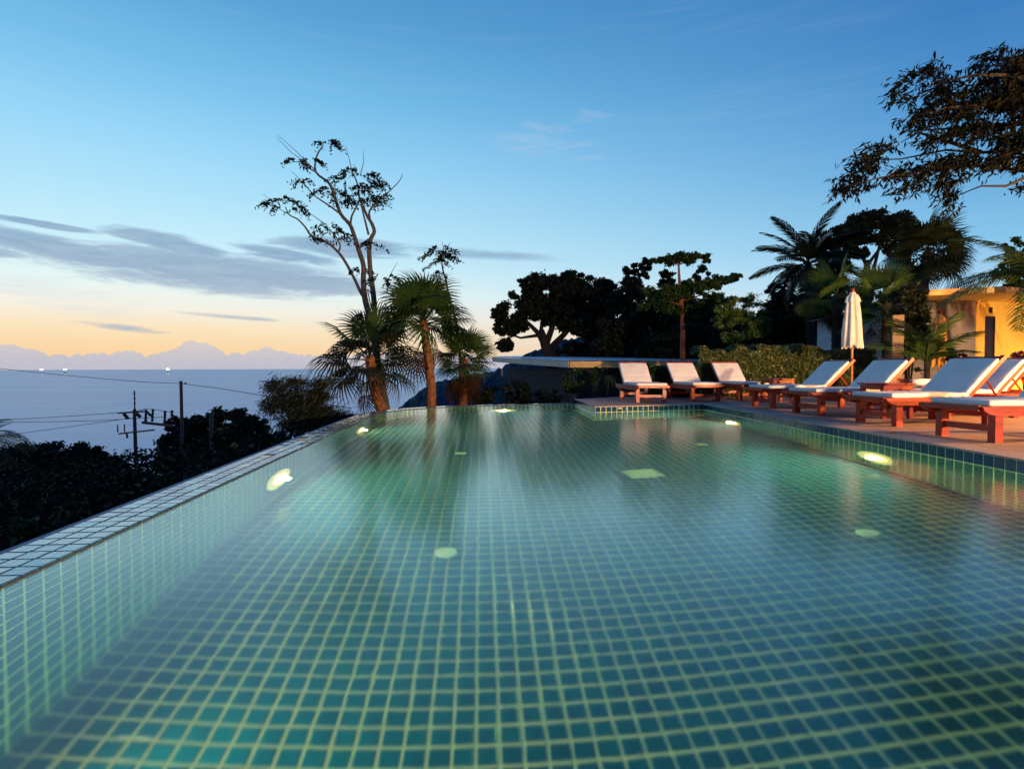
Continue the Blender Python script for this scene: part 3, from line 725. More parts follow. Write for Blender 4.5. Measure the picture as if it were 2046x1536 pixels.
# parasols
def parasol(loc, m_canvas, label, h=2.47, s=.84):
    r = thing('closed_parasol', label, 'parasol', loc, 0, 'closed parasols')
    MB().lathe([(.26, 0), (.26, .05), (.2, .08), (.05, .09), (.035, .25), (.001, .26)], 20).obj('base', M_CONC, r, True)
    MB().tube([(0, 0, .05), (0, 0, h-.12)], .024, 10).obj('pole', mat('pale_wood_pole', (.5, .22, .1), .5), r, True)
    MB().lathe([(.012, h-.13), (.03, h-.1), (.042, h-.06), (.036, h-.025), (.001, h-.01)], 12).obj('finial', M_WOOD, r, True)
    pl = lambda t, i, z: 1+.18*math.cos(8*t+.8*math.sin(3*z))+.05*math.sin(13*t+5*z)
    zb = h-1.25
    pr = [(.21*s, zb+.0), (.215*s, zb+.03), (.205*s, zb+.25), (.185*s, zb+.5), (.158*s, zb+.75), (.13*s, zb+.95), (.10*s, zb+1.06), (.03, zb+1.12)]
    lower = MB().lathe(pr, 64, mod=lambda t, i, z: pl(t, i, z)*(1 if i > 1 else 1+.06*math.cos(16*t)))
    lower.v = [(x, y, z-(.05*(1+math.cos(8*math.atan2(y, x))) if z < zb+.035 else 0)) for x, y, z in lower.v]
    lower.obj('canopy', m_canvas, r, True)
    pr2 = [(.165*s, zb+.93), (.168*s, zb+.95), (.13*s, zb+1.07), (.085*s, zb+1.1), (.04*s, zb+1.16)]
    MB().lathe(pr2, 64, mod=lambda t, i, z: 1+.12*math.cos(8*t+.5)+(.05*math.cos(16*t) if i < 2 else 0)).obj('top_flounce', m_canvas, r, True)
    return r
pp = at(1702, 735, 12.6); parasol((pp.x, pp.y, DZ), M_CANV, 'closed white parasol with a ball finial behind the loungers')
pp = at(1876, 735, 13.2); parasol((pp.x, pp.y, -.1), mat('yellow_canvas', (.6, .36, .1), .85), 'closed yellow parasol in front of the bare plaster wall', 2.25, .7)

# outdoor shower
pp = at(1792.5, 735, 12.4); shw = thing('shower_post', 'concrete outdoor shower post with chrome head and tap', 'shower', (pp.x, pp.y, .0), R(-32))
M_POST = mat('worn_concrete', (.25, .17, .10), .85, noise=(7, (.18, .12, .07), .4, .7, 7), bump=(50, .5))
rounded((0, 0, .98), (.21, .21, 1.96), .012, 2).obj('post', M_POST, shw)
a = MB().tube([(.03, -.105, 1.72), (.03, -.16, 1.74), (.055, -.22, 1.73), (.08, -.25, 1.68)], .011, 8); a.obj('shower_arm', M_METAL, shw, True)
a = MB().lathe([(.012, .05), (.02, .03), (.045, 0), (.04, -.006), (.001, -.006)], 14, (.085, -.255, 1.63)); a.obj('shower_head', M_METAL, shw, True)
a = MB().tube([(.0, -.105, .92), (.0, -.16, .92), (.0, -.175, .88)], .012, 8); a.tube([(-.035, -.14, .945), (.035, -.14, .945)], .008, 6); a.obj('tap', M_METAL, shw, True)

# ------------------------------------------------------------------ plants
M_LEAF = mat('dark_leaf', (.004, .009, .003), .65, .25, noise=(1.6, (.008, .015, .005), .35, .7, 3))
M_LEAF2 = mat('mid_leaf', (.018, .045, .010), .55, .3, noise=(2.5, (.035, .070, .014), .35, .7, 3), trans=(.05, .08, .015))
M_LEAF3 = mat('hedge_leaf', (.055, .085, .02), .42, noise=(9, (.13, .13, .035), .4, .75, 3))
M_LEAF4 = mat('yellow_green_leaf', (.06, .13, .018), .5, noise=(1.5, (.11, .17, .025), .35, .7, 3), trans=(.08, .1, .02))
M_FAN = mat('fan_palm_leaf', (.030, .070, .016), .55, .2, noise=(3, (.055, .100, .024), .35, .7, 3), trans=(.06, .08, .02))
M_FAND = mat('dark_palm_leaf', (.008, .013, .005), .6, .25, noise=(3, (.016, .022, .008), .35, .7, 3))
M_DEAD = mat('dead_frond', (.045, .022, .010), .9, .05, noise=(4, (.02, .011, .006), .35, .7, 4))
M_RED = mat('red_leaf', (.09, .012, .012), .5, noise=(3, (.05, .01, .012), .35, .7, 3))
M_BARK = mat('bark', (.10, .075, .055), .9, noise=(14, (.055, .04, .03), .35, .7, 6), bump=(35, .8))
M_BARKD = mat('dark_bark', (.014, .010, .007), .9, noise=(14, (.008, .006, .005), .35, .7, 6), bump=(35, .8))
M_BARKO = mat('orange_bark', (.26, .10, .035), .9, noise=(11, (.12, .045, .018), .35, .65, 6), bump=(22, 1.))

def rvec(n_):
    v = np.random.normal(size=(n_, 3)); return v/np.linalg.norm(v, axis=1, keepdims=True)
def leaves(P, size, N=None, flat=0., asp=.5, jit=.35):
    """(N,3) centres -> rhombus leaves (N,4,3) turned about; N biases their normals"""
    n_ = len(P); nr = rvec(n_)
    if N is not None: nr = nr*(1-flat)+N*flat; nr /= np.linalg.norm(nr, axis=1, keepdims=True)
    a = np.cross(nr, rvec(n_)); a /= np.linalg.norm(a, axis=1, keepdims=True); b = np.cross(nr, a)
    s = size*(1+jit*np.random.uniform(-1, 1, (n_, 1)))
    A, B = a*s, b*s*asp
    fold = nr*s*.16
    return np.stack([P-A, P-B*1.0+fold-A*.15, P+A, P+B+fold-A*.15], 1)
LS, LD = .66, 2.1
def blobs(bl, dens, size, asp=.5, shell=.55, flat=.35):
    """leafy clumps: (centre, radii) -> leaves; clumps are broken into smaller clumps for an uneven outline"""
    out = []
    for c, r in bl:
        c = np.array(c); r = np.array(r if hasattr(r, '__len__') else (r, r, r)); k = max(8, int(34*(r[0]*r[2]+.2)**.5))
        sub = rvec(k)*np.random.uniform(shell, 1.0, (k, 1)); sub[:, 2] = np.where(sub[:, 2] < -.5, sub[:, 2]*.6, sub[:, 2])
        cc = c+sub*r; rad = np.mean(r)*np.random.uniform(.12, .30, k)
        size_ = size*LS; m = max(30, int(dens*np.mean(r)**2/k*5*LD))
        for q, rd in zip(cc, rad):
            d = rvec(m); P = q+d*rd*np.abs(np.random.normal(.62, .36, (m, 1)))*np.array((1.2, 1.2, .85))
            N = d+np.array((0, 0, .7)); N /= np.linalg.norm(N, axis=1, keepdims=True)
            out.append(leaves(P, size_, N, flat, asp))
    return np.concatenate(out)
def px_blobs(lst, D, dd=.8):
    """(px, py, half width px, half height px[, depth offset]) -> centres and radii"""
    o = []
    for q in lst:
        Dq = D+(q[4] if len(q) > 4 else 0); c = at(q[0], q[1], Dq); s = Dq/F
        o.append((tuple(c), (q[2]*s, q[2]*s*dd, q[3]*s)))
    return o
def limb(mb, pts, r0, r1, k=6):
    rr = [r0+(r1-r0)*i/(len(pts)-1) for i in range(len(pts))]; mb.tube(pts, rr, k)
def tree(name, label, cat, base_px, D, trunk, limbs, crown, m_leaf, m_bark, dens, size, group=None, asp=.5, shell=.5, extra=None, zb=None):
    """trunk and limbs: lists of (px, py, radius m) polylines at depth D"""
    b = at(base_px, 735, D); z = ground(b.x, b.y) if zb is None else zb
    r = thing(name, label, cat, (b.x, b.y, z-.05), 0, group); L = Vector(r.location)
    tb = MB(); tp = [(b.x, b.y, z-.05)]+[tuple(at(x, y, D+q[0] if q else D)) for x, y, _, *q in trunk]
    tb.tube([Vector(p)-L for p in tp], [trunk[0][2]*1.2]+[q[2] for q in trunk], 8); tb.obj('trunk', m_bark, r, True)
    for lb in limbs:
        pts = [at(x, y, D+(q[0] if q else 0))-L for x, y, _, *q in lb]
        m = MB(); m.tube(pts, [q[2] for q in lb], 6); m.obj('limb', m_bark, r, True)
    V = blobs(px_blobs(crown, D), dens, size, asp, shell)-np.array(L)
    quads('crown', V, 4, m_leaf, r)
    return r

# --- hedges
def hedge(name, label, pts, depth, h, m, n_leaf, size, top=.12):
    size *= .85; n_leaf = int(n_leaf*1.3)
    """a clipped hedge between ground points, leaves thick on its faces"""
    a, b = Vector(pts[0]), Vector(pts[1]); d = (b-a); L = d.length; d.normalize(); q = Vector((-d.y, d.x, 0))
    r = thing(name, label, 'hedge', a)
    u = np.random.uniform(0, L, n_leaf); f = np.random.uniform(0, 1, n_leaf)
    hh = h*(1+top*(np.sin(u*2.1)+np.sin(u*5.3+1)*.6+np.sin(u*13.1)*.3)*.5)
    side = np.random.uniform(0, 1, n_leaf) < .66
    v = np.where(side, np.abs(np.random.normal(0, .06, n_leaf))-.05, np.random.uniform(0, depth, n_leaf))
    z = np.where(side, f*hh, hh-np.abs(np.random.normal(0, .05, n_leaf))+.03)
    lump = .07*np.sin(u*6.+z*5)*np.sin(z*7+u*3.1)
    P = np.stack([d.x*u+q.x*(v+lump), d.y*u+q.y*(v+lump), z], 1)
    N = np.where(side[:, None], np.array((-q.x, -q.y, .35)), np.array((0, 0, 1.)))
    quads('foliage', leaves(P, size, N, .28, .5), 4, m, r)
    inner_ = MB(); wallbox(inner_, d*.1+q*.08, d, L-.2, h*.86, depth-.1, -1); inner_.obj('shade_core', mat('hedge_shade', (.006, .010, .004), .9), r)  # solid dark box stands in for the shade inside the hedge
    for i in range(max(2, int(L/.6))):
        p = d*(.3+i*.6)+q*.1; MB().tube([p, p+Vector((.02, 0, h*.6))], .018, 5).obj('stem', M_BARKD, r)
    return r
hedge('clipped_hedge', 'tall clipped green hedge behind the white parasol', (at_z(1512, 791, .1), at_z(1752, 790, .1)), .8, 1.2, M_LEAF3, 26000, .034)
hedge('low_hedge', 'lower ragged hedge behind the three cream loungers', (at_z(1395, 793, .1), at_z(1516, 792, .1)), .6, 1.0, M_LEAF3, 11000, .034, .4)
hedge('low_hedge', 'dark uneven hedge behind the leftmost cream lounger', (at_z(1285, 795, .1), at_z(1398, 793.5, .1)), .6, .62, M_LEAF2, 7000, .036, .5)

# --- palms
def fan_frond_mesh(name, Rl, pet, arc, nseg, droop, m, split=.55):
    mb = MB()
    mb.tube([(0, 0, 0), (pet*.5, 0, .03*pet), (pet, 0, 0)], [.018, .013, .009], 4)
    for i in range(nseg):
        t = (i/(nseg-1)-.5)*arc; Ls = Rl*(1-.25*(abs(t)/(arc/2))**2)*random.uniform(.92, 1.05); wd = arc/nseg*Rl*split*.62
        c, s = math.cos(t), math.sin(t); dx = Vector((c, s, 0)); dy = Vector((-s, c, 0))
        o = Vector((pet, 0, 0)); ps = []
        for f, ww in ((.06, .25), (.5, 1.), (.78, .62), (1., .04)):
            z = -droop*Ls*(max(0, f-.45)**2)*2.2+random.uniform(-.01, .01)+.06*Rl*f*(1-abs(t)/arc)
            ps.append((o+dx*Ls*f+Vector((0, 0, z)), ww*wd))
        b = len(mb.v)
        for p, ww in ps: mb.v += [tuple(p-dy*ww/2), tuple(p+Vector((0, 0, -.12*ww))), tuple(p+dy*ww/2)]
        for j in range(3): a = b+j*3; mb.f += [(a, a+1, a+4, a+3), (a+1, a+2, a+5, a+4)]
    return mb.mesh('frond', m)
def feather_mesh(name, L, nl, leaf, droop, m, vee=.35, wl=.022):
    mb = MB(); pts = []
    for i in range(13):
        f = i/12; pts.append(Vector((L*f*(1-.22*droop*f), 0, -droop*L*.55*f*f)))
    mb.tube(pts, [.022*(1-f/13)+.004 for f in range(13)], 4)
    for i in range(nl):
        f = .12+.88*i/(nl-1); p = pts[0].lerp(pts[0], 0); k = min(11, int(f*12)); p = pts[k].lerp(pts[k+1], f*12-k) if k < 12 else pts[12]
        tg = (pts[k+1]-pts[k]).normalized(); ll = leaf*(math.sin(PI*min(1, .15+.85*f))**.6*.85+.15)*random.uniform(.85, 1.1)
        for s in (-1, 1):
            dirn = (tg*.75+Vector((0, s, 0))*.8+Vector((0, 0, vee*random.uniform(.2, 1)-.25))).normalized()
            e1 = p+dirn*ll*.55; e2 = p+dirn*ll+Vector((0, 0, -ll*.28)); wv = tg*wl
            b = len(mb.v); mb.v += [tuple(p-wv*.5), tuple(p+wv*.5), tuple(e1+wv), tuple(e1-wv), tuple(e2)]; mb.f += [(b, b+1, b+2, b+3), (b+3, b+2, b+4)]
    return mb.mesh('frond', m)
def palm(name, label, crown_px, D, trunk_px, tr_r, meshes, nf, up, lo, m_bark, scale=1., wind=None, group=None, dead=None, ndead=0, seed=1, zb=None, rough_trunk=True):
    rnd = random.Random(seed); c = at(*crown_px, D); pts = [at(x, y, D) for x, y in trunk_px]
    b = pts[0]; z = ground(b.x, b.y) if zb is None else zb
    r = thing(name, label, 'palm tree', (b.x, b.y, min(z, b.z)-.05), 0, group); L = Vector(r.location)
    path = [L*1.0]+pts+[c]; dense = []
    for p, q in zip(path, path[1:]):
        nst = max(1, int((q-p).length/.05)); dense += [p.lerp(q, i/nst) for i in range(nst)]
    dense.append(c); k = len(dense)
    rad = [tr_r*(1.15-.3*i/k)*((1+.07*((i % 3)-1)+rnd.uniform(-.04, .04)) if rough_trunk else 1+.03*((i % 2)*2-1)) for i in range(k)]
    MB().tube([p-L for p in dense], rad, 9).obj('trunk', m_bark, r)
    ga = 2.39996
    for i in range(nf):
        f = (i+.5)/nf; e = up+(lo-up)*f**.85+rnd.uniform(-7, 7); a = i*ga+rnd.uniform(-.25, .25)
        M = Matrix.Translation(c-L+Vector((0, 0, -.12*f))) @ Matrix.Rotation(a, 4, 'Z') @ Matrix.Rotation(-R(e), 4, 'Y') @ Matrix.Rotation(rnd.uniform(-.7, .7), 4, 'X') @ Matrix.Scale(scale*rnd.uniform(.85, 1.08), 4)
        if wind: M = Matrix.Translation(c-L) @ Matrix.Rotation(wind[1], 4, Vector(wind[0])) @ Matrix.Translation(L-c) @ M
        link('frond', rnd.choice(meshes), r, M)
    for i in range(ndead):
        a = i*ga; e = rnd.uniform(-80, -32)
        M = Matrix.Translation(c-L+Vector((0, 0, -.15-rnd.random()*.3))) @ Matrix.Rotation(a, 4, 'Z') @ Matrix.Rotation(-R(e), 4, 'Y') @ Matrix.Rotation(rnd.uniform(-.8, .8), 4, 'X') @ Matrix.Scale(scale*rnd.uniform(.75, 1.1), 4)
        link('dead_frond', rnd.choice(dead), r, M)
    return r
fan1 = [fan_frond_mesh('f', .64, .52, R(255), 32, .34+.22*q, M_FAN, .8) for q in range(3)]
fan1d = [fan_frond_mesh('f', .62, .55, R(250), 30, .5+.25*q, M_FAND if q else M_FAN, .75) for q in range(3)]
fand = [fan_frond_mesh('f', .6, .45, R(160), 20, 1.0, M_DEAD) for _ in range(2)]
G = 'fan palms at the end of the pool'
palm('fan_palm', 'tallest fan palm with an orange trunk at the end of the pool', (846, 640), 13.6, [(861, 826), (862, 770), (853, 700)], .115, fan1, 25, 88, -22, M_BARKO, 1.22, group=G, dead=fand, ndead=4, seed=3, zb=-1.6)
palm('fan_palm', 'dark drooping fan palm left of the orange trunk', (738, 712), 13.0, [(768, 832), (752, 792)], .13, fan1d, 18, 80, -34, M_BARKO, 1.18, group=G, dead=fand, ndead=3, seed=5, zb=-1.6)
palm('fan_palm', 'small fan palm with hanging dead fronds beside the low roof', (926, 716), 14.5, [(924, 822), (926, 770)], .11, fan1, 20, 85, -30, M_BARKO, .9, group=G, dead=fand, ndead=13, seed=8, zb=-1.6)
fan2 = [fan_frond_mesh('f', .85, .75, R(230), 30, .3, M_FAN, .8)]+[fan_frond_mesh('f', .95, .75, R(200), 30, .2, M_LEAF4, .9)]+[fan_frond_mesh('f', .85, .75, R(230), 30, .3, M_LEAF4)]
fan2d = [fan_frond_mesh('f', .85, .7, R(250), 30, .5, M_FAND, .85) for _ in range(3)]
G = 'fan palms by the yellow house'
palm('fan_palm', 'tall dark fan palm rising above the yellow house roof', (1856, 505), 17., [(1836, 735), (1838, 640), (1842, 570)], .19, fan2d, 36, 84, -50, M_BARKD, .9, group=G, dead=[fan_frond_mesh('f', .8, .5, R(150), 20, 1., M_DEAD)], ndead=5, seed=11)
palm('fan_palm', 'bright green fan palm right behind the white parasol', (1772, 608), 14.6, [(1774, 740), (1772, 660)], .13, fan2, 19, 86, -34, M_BARKD, .76, group=G, dead=fand, ndead=5, seed=14)
palm('fan_palm', 'dull green fan palm left of the white parasol', (1672, 590), 15.6, [(1673, 740), (1672, 655)], .14, fan2, 17, 84, -40, M_BARKD, .74, group=G, dead=fand, ndead=7, seed=17)
coco = [feather_mesh('f', 3.0, 44, .75, .75, M_FAND, wl=.045), feather_mesh('f', 2.8, 42, .7, 1.1, M_FAND, wl=.045)]
palm('coconut_palm', 'black coconut palm with arching feather fronds above the hedge', (1614, 530), 23., [(1625, 735), (1618, 640)], .17, coco, 30, 88, -30, M_BARKD, .84, seed=22, rough_trunk=False)
areca = [feather_mesh('f', 1.25, 26, .42, .55, M_FAN), feather_mesh('f', 1.15, 24, .4, .8, M_FAN)]
palm('areca_palm', 'young feather palm with upright fronds right of the shower post', (1852, 716), 12.2, [(1852, 768), (1852, 740)], .06, areca, 13, 86, 30, M_BARKD, 1.0, seed=25, zb=.0, rough_trunk=False)
side = [feather_mesh('f', 2.1, 40, .5, .8, M_FAN)]
palm('feather_palm', 'feather palm whose long frond hangs over the yellow house eave', (2082, 545), 11.4, [(2105, 735), (2095, 640)], .1, side, 14, 70, -18, M_BARKD, 1.0, seed=28, zb=.0, rough_trunk=False)

# bush of feathery fronds at the bend of the pool edge
def frond_bush(name, label, px, py, D, meshes, nf, up, lo, scale, zb, cat='shrub', seed=1):
    rnd = random.Random(seed); c = at(px, py, D); r = thing(name, label, cat, (c.x, c.y, zb)); L = Vector(r.location)
    for i in range(nf):
        s = Vector((rnd.uniform(-.2, .2), rnd.uniform(-.2, .2), 0)); h = c.z-zb+rnd.uniform(-.25, .2)
        if i < 7: MB().tube([s, s+Vector((0, 0, h))], [.022, .014], 5).obj('stem', M_BARKD, r)
        M = Matrix.Translation(s+Vector((0, 0, h))) @ Matrix.Rotation(i*2.4+rnd.uniform(-.3, .3), 4, 'Z') @ Matrix.Rotation(-R(rnd.uniform(lo, up)), 4, 'Y') @ Matrix.Rotation(rnd.uniform(-.6, .6), 4, 'X') @ Matrix.Scale(scale*rnd.uniform(.7, 1.1), 4)
        link('frond', rnd.choice(meshes), r, M)
    return r
casu = [feather_mesh('f', 1.0, 46, .17, 1.2, M_FAND, wl=.008), feather_mesh('f', .9, 44, .2, 1.6, M_FAND, wl=.008)]
def streaks(P, ax, ln, wd):
    n_ = len(P); d = np.tile(np.array(ax), (n_, 1))+np.random.normal(size=(n_, 3))*.42; d /= np.linalg.norm(d, axis=1, keepdims=True)
    sd = np.cross(d, rvec(n_)); sd /= np.linalg.norm(sd, axis=1, keepdims=True); l_ = ln*np.random.uniform(.6, 1.3, (n_, 1))
    return np.stack([P-d*l_, P+sd*wd, P+d*l_, P-sd*wd], 1)
fb_o = at(640, 850, 11.8); fbr = thing('feathery_bush', 'feathery dark bush leaning over the bend of the pool edge', 'shrub', (fb_o.x, fb_o.y, -2.4)); L = Vector(fbr.location); out = []
for px, py, hw, hh, k in ((575, 800, 34, 26, 900), (612, 822, 44, 30, 1500), (650, 838, 40, 22, 1200), (690, 842, 30, 14, 800), (600, 846, 40, 18, 900), (632, 792, 26, 16, 500), (548, 772, 20, 14, 260), (590, 766, 20, 12, 260), (640, 768, 22, 12, 260), (540, 812, 18, 16, 260)):
    c = np.array(at(px, py, 11.8))-np.array(L); sc_ = 11.8/F
    k = int(k*1.9); P = c+np.random.normal(size=(k, 3))*np.array((hw*sc_*.55, hw*sc_*.4, hh*sc_*.55)); out.append(streaks(P, (.75, .1, .62), .075, .0085))
    MB().tube([(.3, .1, 0), tuple(c*.5+np.array((.15, 0, 0))), tuple(c)], [.03, .02, .008], 5).obj('stem', M_BARKD, fbr)
quads('foliage', np.concatenate(out), 4, M_FAND, fbr)
frond_bush('feathery_bush', 'dark feathery fronds at the left frame edge below the wires', -22, 868, 24., [feather_mesh('f', 1.7, 22, .5, .9, M_FAND)], 14, 80, -30, 1.0, -5., seed=9)

# --- the tall sparse tree and its little neighbour
def sparse_tree(name, label, D, trunks, twigs, tufts, base_px, zb, m_bark):
    b = at(base_px, 735, D); r = thing(name, label, 'tree', (b.x, b.y, zb)); L = Vector(r.location)
    def P(q): return at(500+q[0]/2.56, 250+q[1]/2.56, D+(q[2] if len(q) > 2 else 0))-L
    for pts, r0, r1 in trunks:
        path = [P(q) for q in pts]; dn = []
        for i in range(len(path)-1):
            for s in range(3):
                t_ = s/3; p0 = path[max(0, i-1)]; p1, p2 = path[i], path[i+1]; p3 = path[min(len(path)-1, i+2)]
                dn.append(.5*((2*p1)+(p2-p0)*t_+(2*p0-5*p1+4*p2-p3)*t_*t_+(3*p1-p0-3*p2+p3)*t_**3))
        dn.append(path[-1]); mb = MB(); limb(mb, dn, r0, r1, 7); mb.obj('trunk' if r0 > .045 else 'limb', m_bark, r, True)
    for pts in twigs: MB().tube([P(q) for q in pts], [.012, .007, .004][:len(pts)], 4).obj('twig', m_bark, r)
    for cx_, cy_, w_, h_ in tufts:
        s = D/F/2.56; c = np.array(P((cx_, cy_))); k = int(w_*2.1); out = []
        for _ in range(max(4, int(w_/11))):
            a = random.uniform(0, 2*PI); q = math.sqrt(random.random()); rad_ = w_/2*s
            u = np.array((math.cos(a)*q*rad_, math.sin(a)*q*rad_*.6, h_*s*(.45-.85*q*q)+random.gauss(0, .10)*h_*s))
            o_ = np.array((math.cos(a), math.sin(a), -.55))
            for _k in range(2):      # a drooping compound leaf: leaflets along a short arc
                a2 = a+random.gauss(0, .7); st_ = np.array((math.cos(a2), math.sin(a2), 0)); nl_ = 9; ff = np.linspace(0, 1, nl_)[:, None]; ln_ = random.uniform(.16, .30)
                pp_ = c+u+st_*ln_*ff+np.array((0, 0, -1.))*ln_*.55*ff**2+np.random.normal(size=(nl_, 3))*.016
                out.append(leaves(pp_, .05, np.tile((0, 0, 1.), (nl_, 1)), .5, .42))
        quads('leaf_tuft', np.concatenate(out), 4, M_LEAF, r)['kind'] = 'stuff'
    return r
sparse_tree('bare_tree', 'tall sparse tree with bare pale limbs and a few flat leaf tufts', 14.2,
    [([(700, 1480), (668, 1300), (645, 1180), (622, 1030), (602, 950), (585, 880), (578, 800), (580, 720), (555, 640), (530, 560), (510, 510), (460, 450), (420, 330), (395, 290), (335, 240), (340, 160), (370, 110)], .10, .016),
     ([(650, 1200), (640, 1050), (635, 960), (630, 870), (615, 760), (608, 640), (618, 580), (635, 545), (620, 500), (600, 470), (570, 400), (558, 370), (548, 300), (520, 235)], .085, .014),
     ([(585, 885), (562, 850), (530, 780), (480, 690), (440, 640), (390, 600), (320, 575), (280, 520), (240, 480), (200, 460), (180, 420)], .044, .012),
     ([(612, 480), (610, 440), (650, 395), (700, 350), (760, 290), (780, 250)], .03, .006),
     ([(513, 505), (520, 465), (545, 415), (560, 375)], .03, .015),
     ([(605, 560), (590, 500), (575, 440), (565, 390)], .03, .015),
     ([(458, 452), (400, 410), (340, 370), (300, 330), (265, 285)], .026, .008),
     ([(335, 240), (300, 220), (260, 190), (215, 190)], .022, .008),
     ([(448, 655), (460, 615), (430, 560), (400, 535)], .026, .01),
     ([(460, 450), (440, 400), (415, 350)], .02, .01),
     ([(650, 395), (630, 365), (600, 350)], .018, .008),
     ([(618, 930), (600, 840), (622, 880), (615, 960)], .016, .01)],
    [[(340, 240), (230, 130), (138, 50)], [(332, 228), (210, 140), (133, 62)], [(520, 235), (505, 170), (487, 105)], [(565, 250), (580, 190), (578, 132)], [(300, 330), (250, 275), (210, 235)], [(380, 505), (310, 455), (255, 400)], [(205, 460), (150, 430), (65, 352)], [(700, 800), (730, 740), (752, 702)], [(548, 260), (540, 220), (528, 200)]],
    [(390, 92, 120, 46), (232, 190, 84, 44), (308, 176, 66, 22), (270, 284, 56, 24), (540, 258, 255, 62), (405, 345, 160, 56), (595, 345, 230, 80), (525, 395, 110, 40), (655, 300, 60, 30), (165, 398, 215, 56), (240, 430, 60, 34), (390, 530, 150, 52), (470, 562, 60, 34), (350, 588, 66, 22), (625, 602, 84, 34), (690, 790, 150, 76), (565, 742, 70, 22), (590, 995, 100, 66), (640, 380, 110, 40)],
    772, -1.8, M_BARK)
sparse_tree('slender_tree', 'thin slender tree leaning behind the tallest fan palm', 15.,
    [([(1085, 1440), (1075, 1200), (1050, 1000), (1030, 930), (1010, 850), (1000, 790), (985, 740), (980, 690), (985, 650)], .05, .012),
     ([(1000, 800), (975, 785), (955, 770), (960, 752)], .014, .008)],
    [[(985, 650), (988, 620), (978, 595)], [(985, 660), (1010, 625), (1022, 600)]],
    [(990, 632, 110, 36), (968, 664, 156, 36), (982, 702, 120, 60), (960, 760, 30, 30)], 925, -1.8, M_BARKD)

# --- dark trees beyond
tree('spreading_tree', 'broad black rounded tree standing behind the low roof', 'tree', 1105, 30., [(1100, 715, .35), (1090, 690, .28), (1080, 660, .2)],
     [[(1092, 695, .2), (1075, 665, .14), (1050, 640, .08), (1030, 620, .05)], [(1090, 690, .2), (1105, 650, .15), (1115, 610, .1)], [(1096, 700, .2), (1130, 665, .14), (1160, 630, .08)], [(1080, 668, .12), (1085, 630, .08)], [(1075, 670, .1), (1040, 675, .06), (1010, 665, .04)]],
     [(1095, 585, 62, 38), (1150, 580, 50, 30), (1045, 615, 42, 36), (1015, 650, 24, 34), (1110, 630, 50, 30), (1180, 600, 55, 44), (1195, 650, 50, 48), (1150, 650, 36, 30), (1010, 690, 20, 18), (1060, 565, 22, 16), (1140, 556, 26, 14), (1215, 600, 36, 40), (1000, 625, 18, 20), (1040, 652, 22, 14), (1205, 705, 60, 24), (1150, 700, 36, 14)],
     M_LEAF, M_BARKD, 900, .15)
tree('ragged_tree', 'ragged dark tree to the right of the spreading tree', 'tree', 1290, 27., [(1290, 700, .25), (1290, 640, .18)],
     [[(1290, 650, .14), (1275, 600, .1), (1265, 560, .05)], [(1290, 640, .14), (1330, 600, .09), (1350, 560, .04)]],
     [(1270, 560, 26, 34), (1262, 600, 36, 40), (1300, 640, 60, 50), (1330, 560, 18, 24), (1340, 600, 50, 40), (1400, 640, 60, 46), (1260, 660, 40, 50), (1330, 690, 70, 40), (1402, 556, 14, 26), (1290, 530, 14, 16), (1240, 640, 40, 60), (1225, 690, 50, 36), (1380, 680, 80, 44), (1440, 670, 60, 50), (1360, 640, 60, 40)], M_LEAF, M_BARKD, 560, .15)
tree('layered_tree', 'tree with a straight orange trunk and flat layered crown', 'tree', 1365, 21., [(1364, 700, .1), (1364, 650, .085), (1361, 600, .075), (1357, 555, .05), (1356, 528, .03)],
     [[(1362, 600, .03), (1400, 590, .02), (1440, 575, .012)], [(1363, 610, .03), (1330, 600, .02), (1300, 585, .012)], [(1356, 530, .02), (1335, 518, .015), (1312, 520, .008)], [(1356, 530, .02), (1385, 516, .015), (1410, 518, .008)]],
     [(1356, 518, 46, 6), (1388, 512, 28, 4), (1322, 521, 22, 6), (1412, 520, 7, 10), (1335, 590, 54, 14), (1395, 575, 50, 16), (1440, 560, 36, 10), (1468, 556, 14, 12), (1300, 610, 30, 16), (1430, 600, 36, 18), (1380, 620, 60, 14)], M_LEAF2, M_BARKO, 750, .10, shell=.3)
tree('pale_bush', 'yellow green feathery bush glowing behind the hedges', 'shrub', 1480, 19., [(1480, 720, .08), (1478, 680, .05)], [[(1480, 700, .05), (1500, 650, .03)], [(1479, 700, .05), (1455, 640, .03)]],
     [(1478, 610, 36, 24), (1505, 640, 32, 30), (1450, 640, 28, 26), (1485, 660, 46, 34), (1520, 660, 22, 26), (1440, 615, 14, 16)], M_LEAF4, M_BARKD, 1500, .075, asp=.3)
tree('broad_tree', 'wide dark umbrella shaped tree behind the tall fan palm', 'tree', 1732, 29., [(1732, 600, .2), (1731, 550, .17), (1733, 520, .14)],
     [[(1733, 530, .1), (1755, 500, .07), (1790, 470, .04)], [(1732, 530, .1), (1710, 490, .07), (1690, 460, .04)], [(1742, 600, .1), (1745, 540, .09), (1760, 480, .06)]],
     [(1745, 440, 50, 22), (1700, 470, 44, 24), (1790, 450, 44, 24), (1735, 470, 60, 22), (1680, 500, 32, 26), (1820, 470, 26, 20), (1668, 535, 30, 26), (1790, 500, 24, 20), (1712, 505, 26, 16)], M_LEAF, M_BARKD, 620, .13)
DK = 'dark trees behind the hedge'
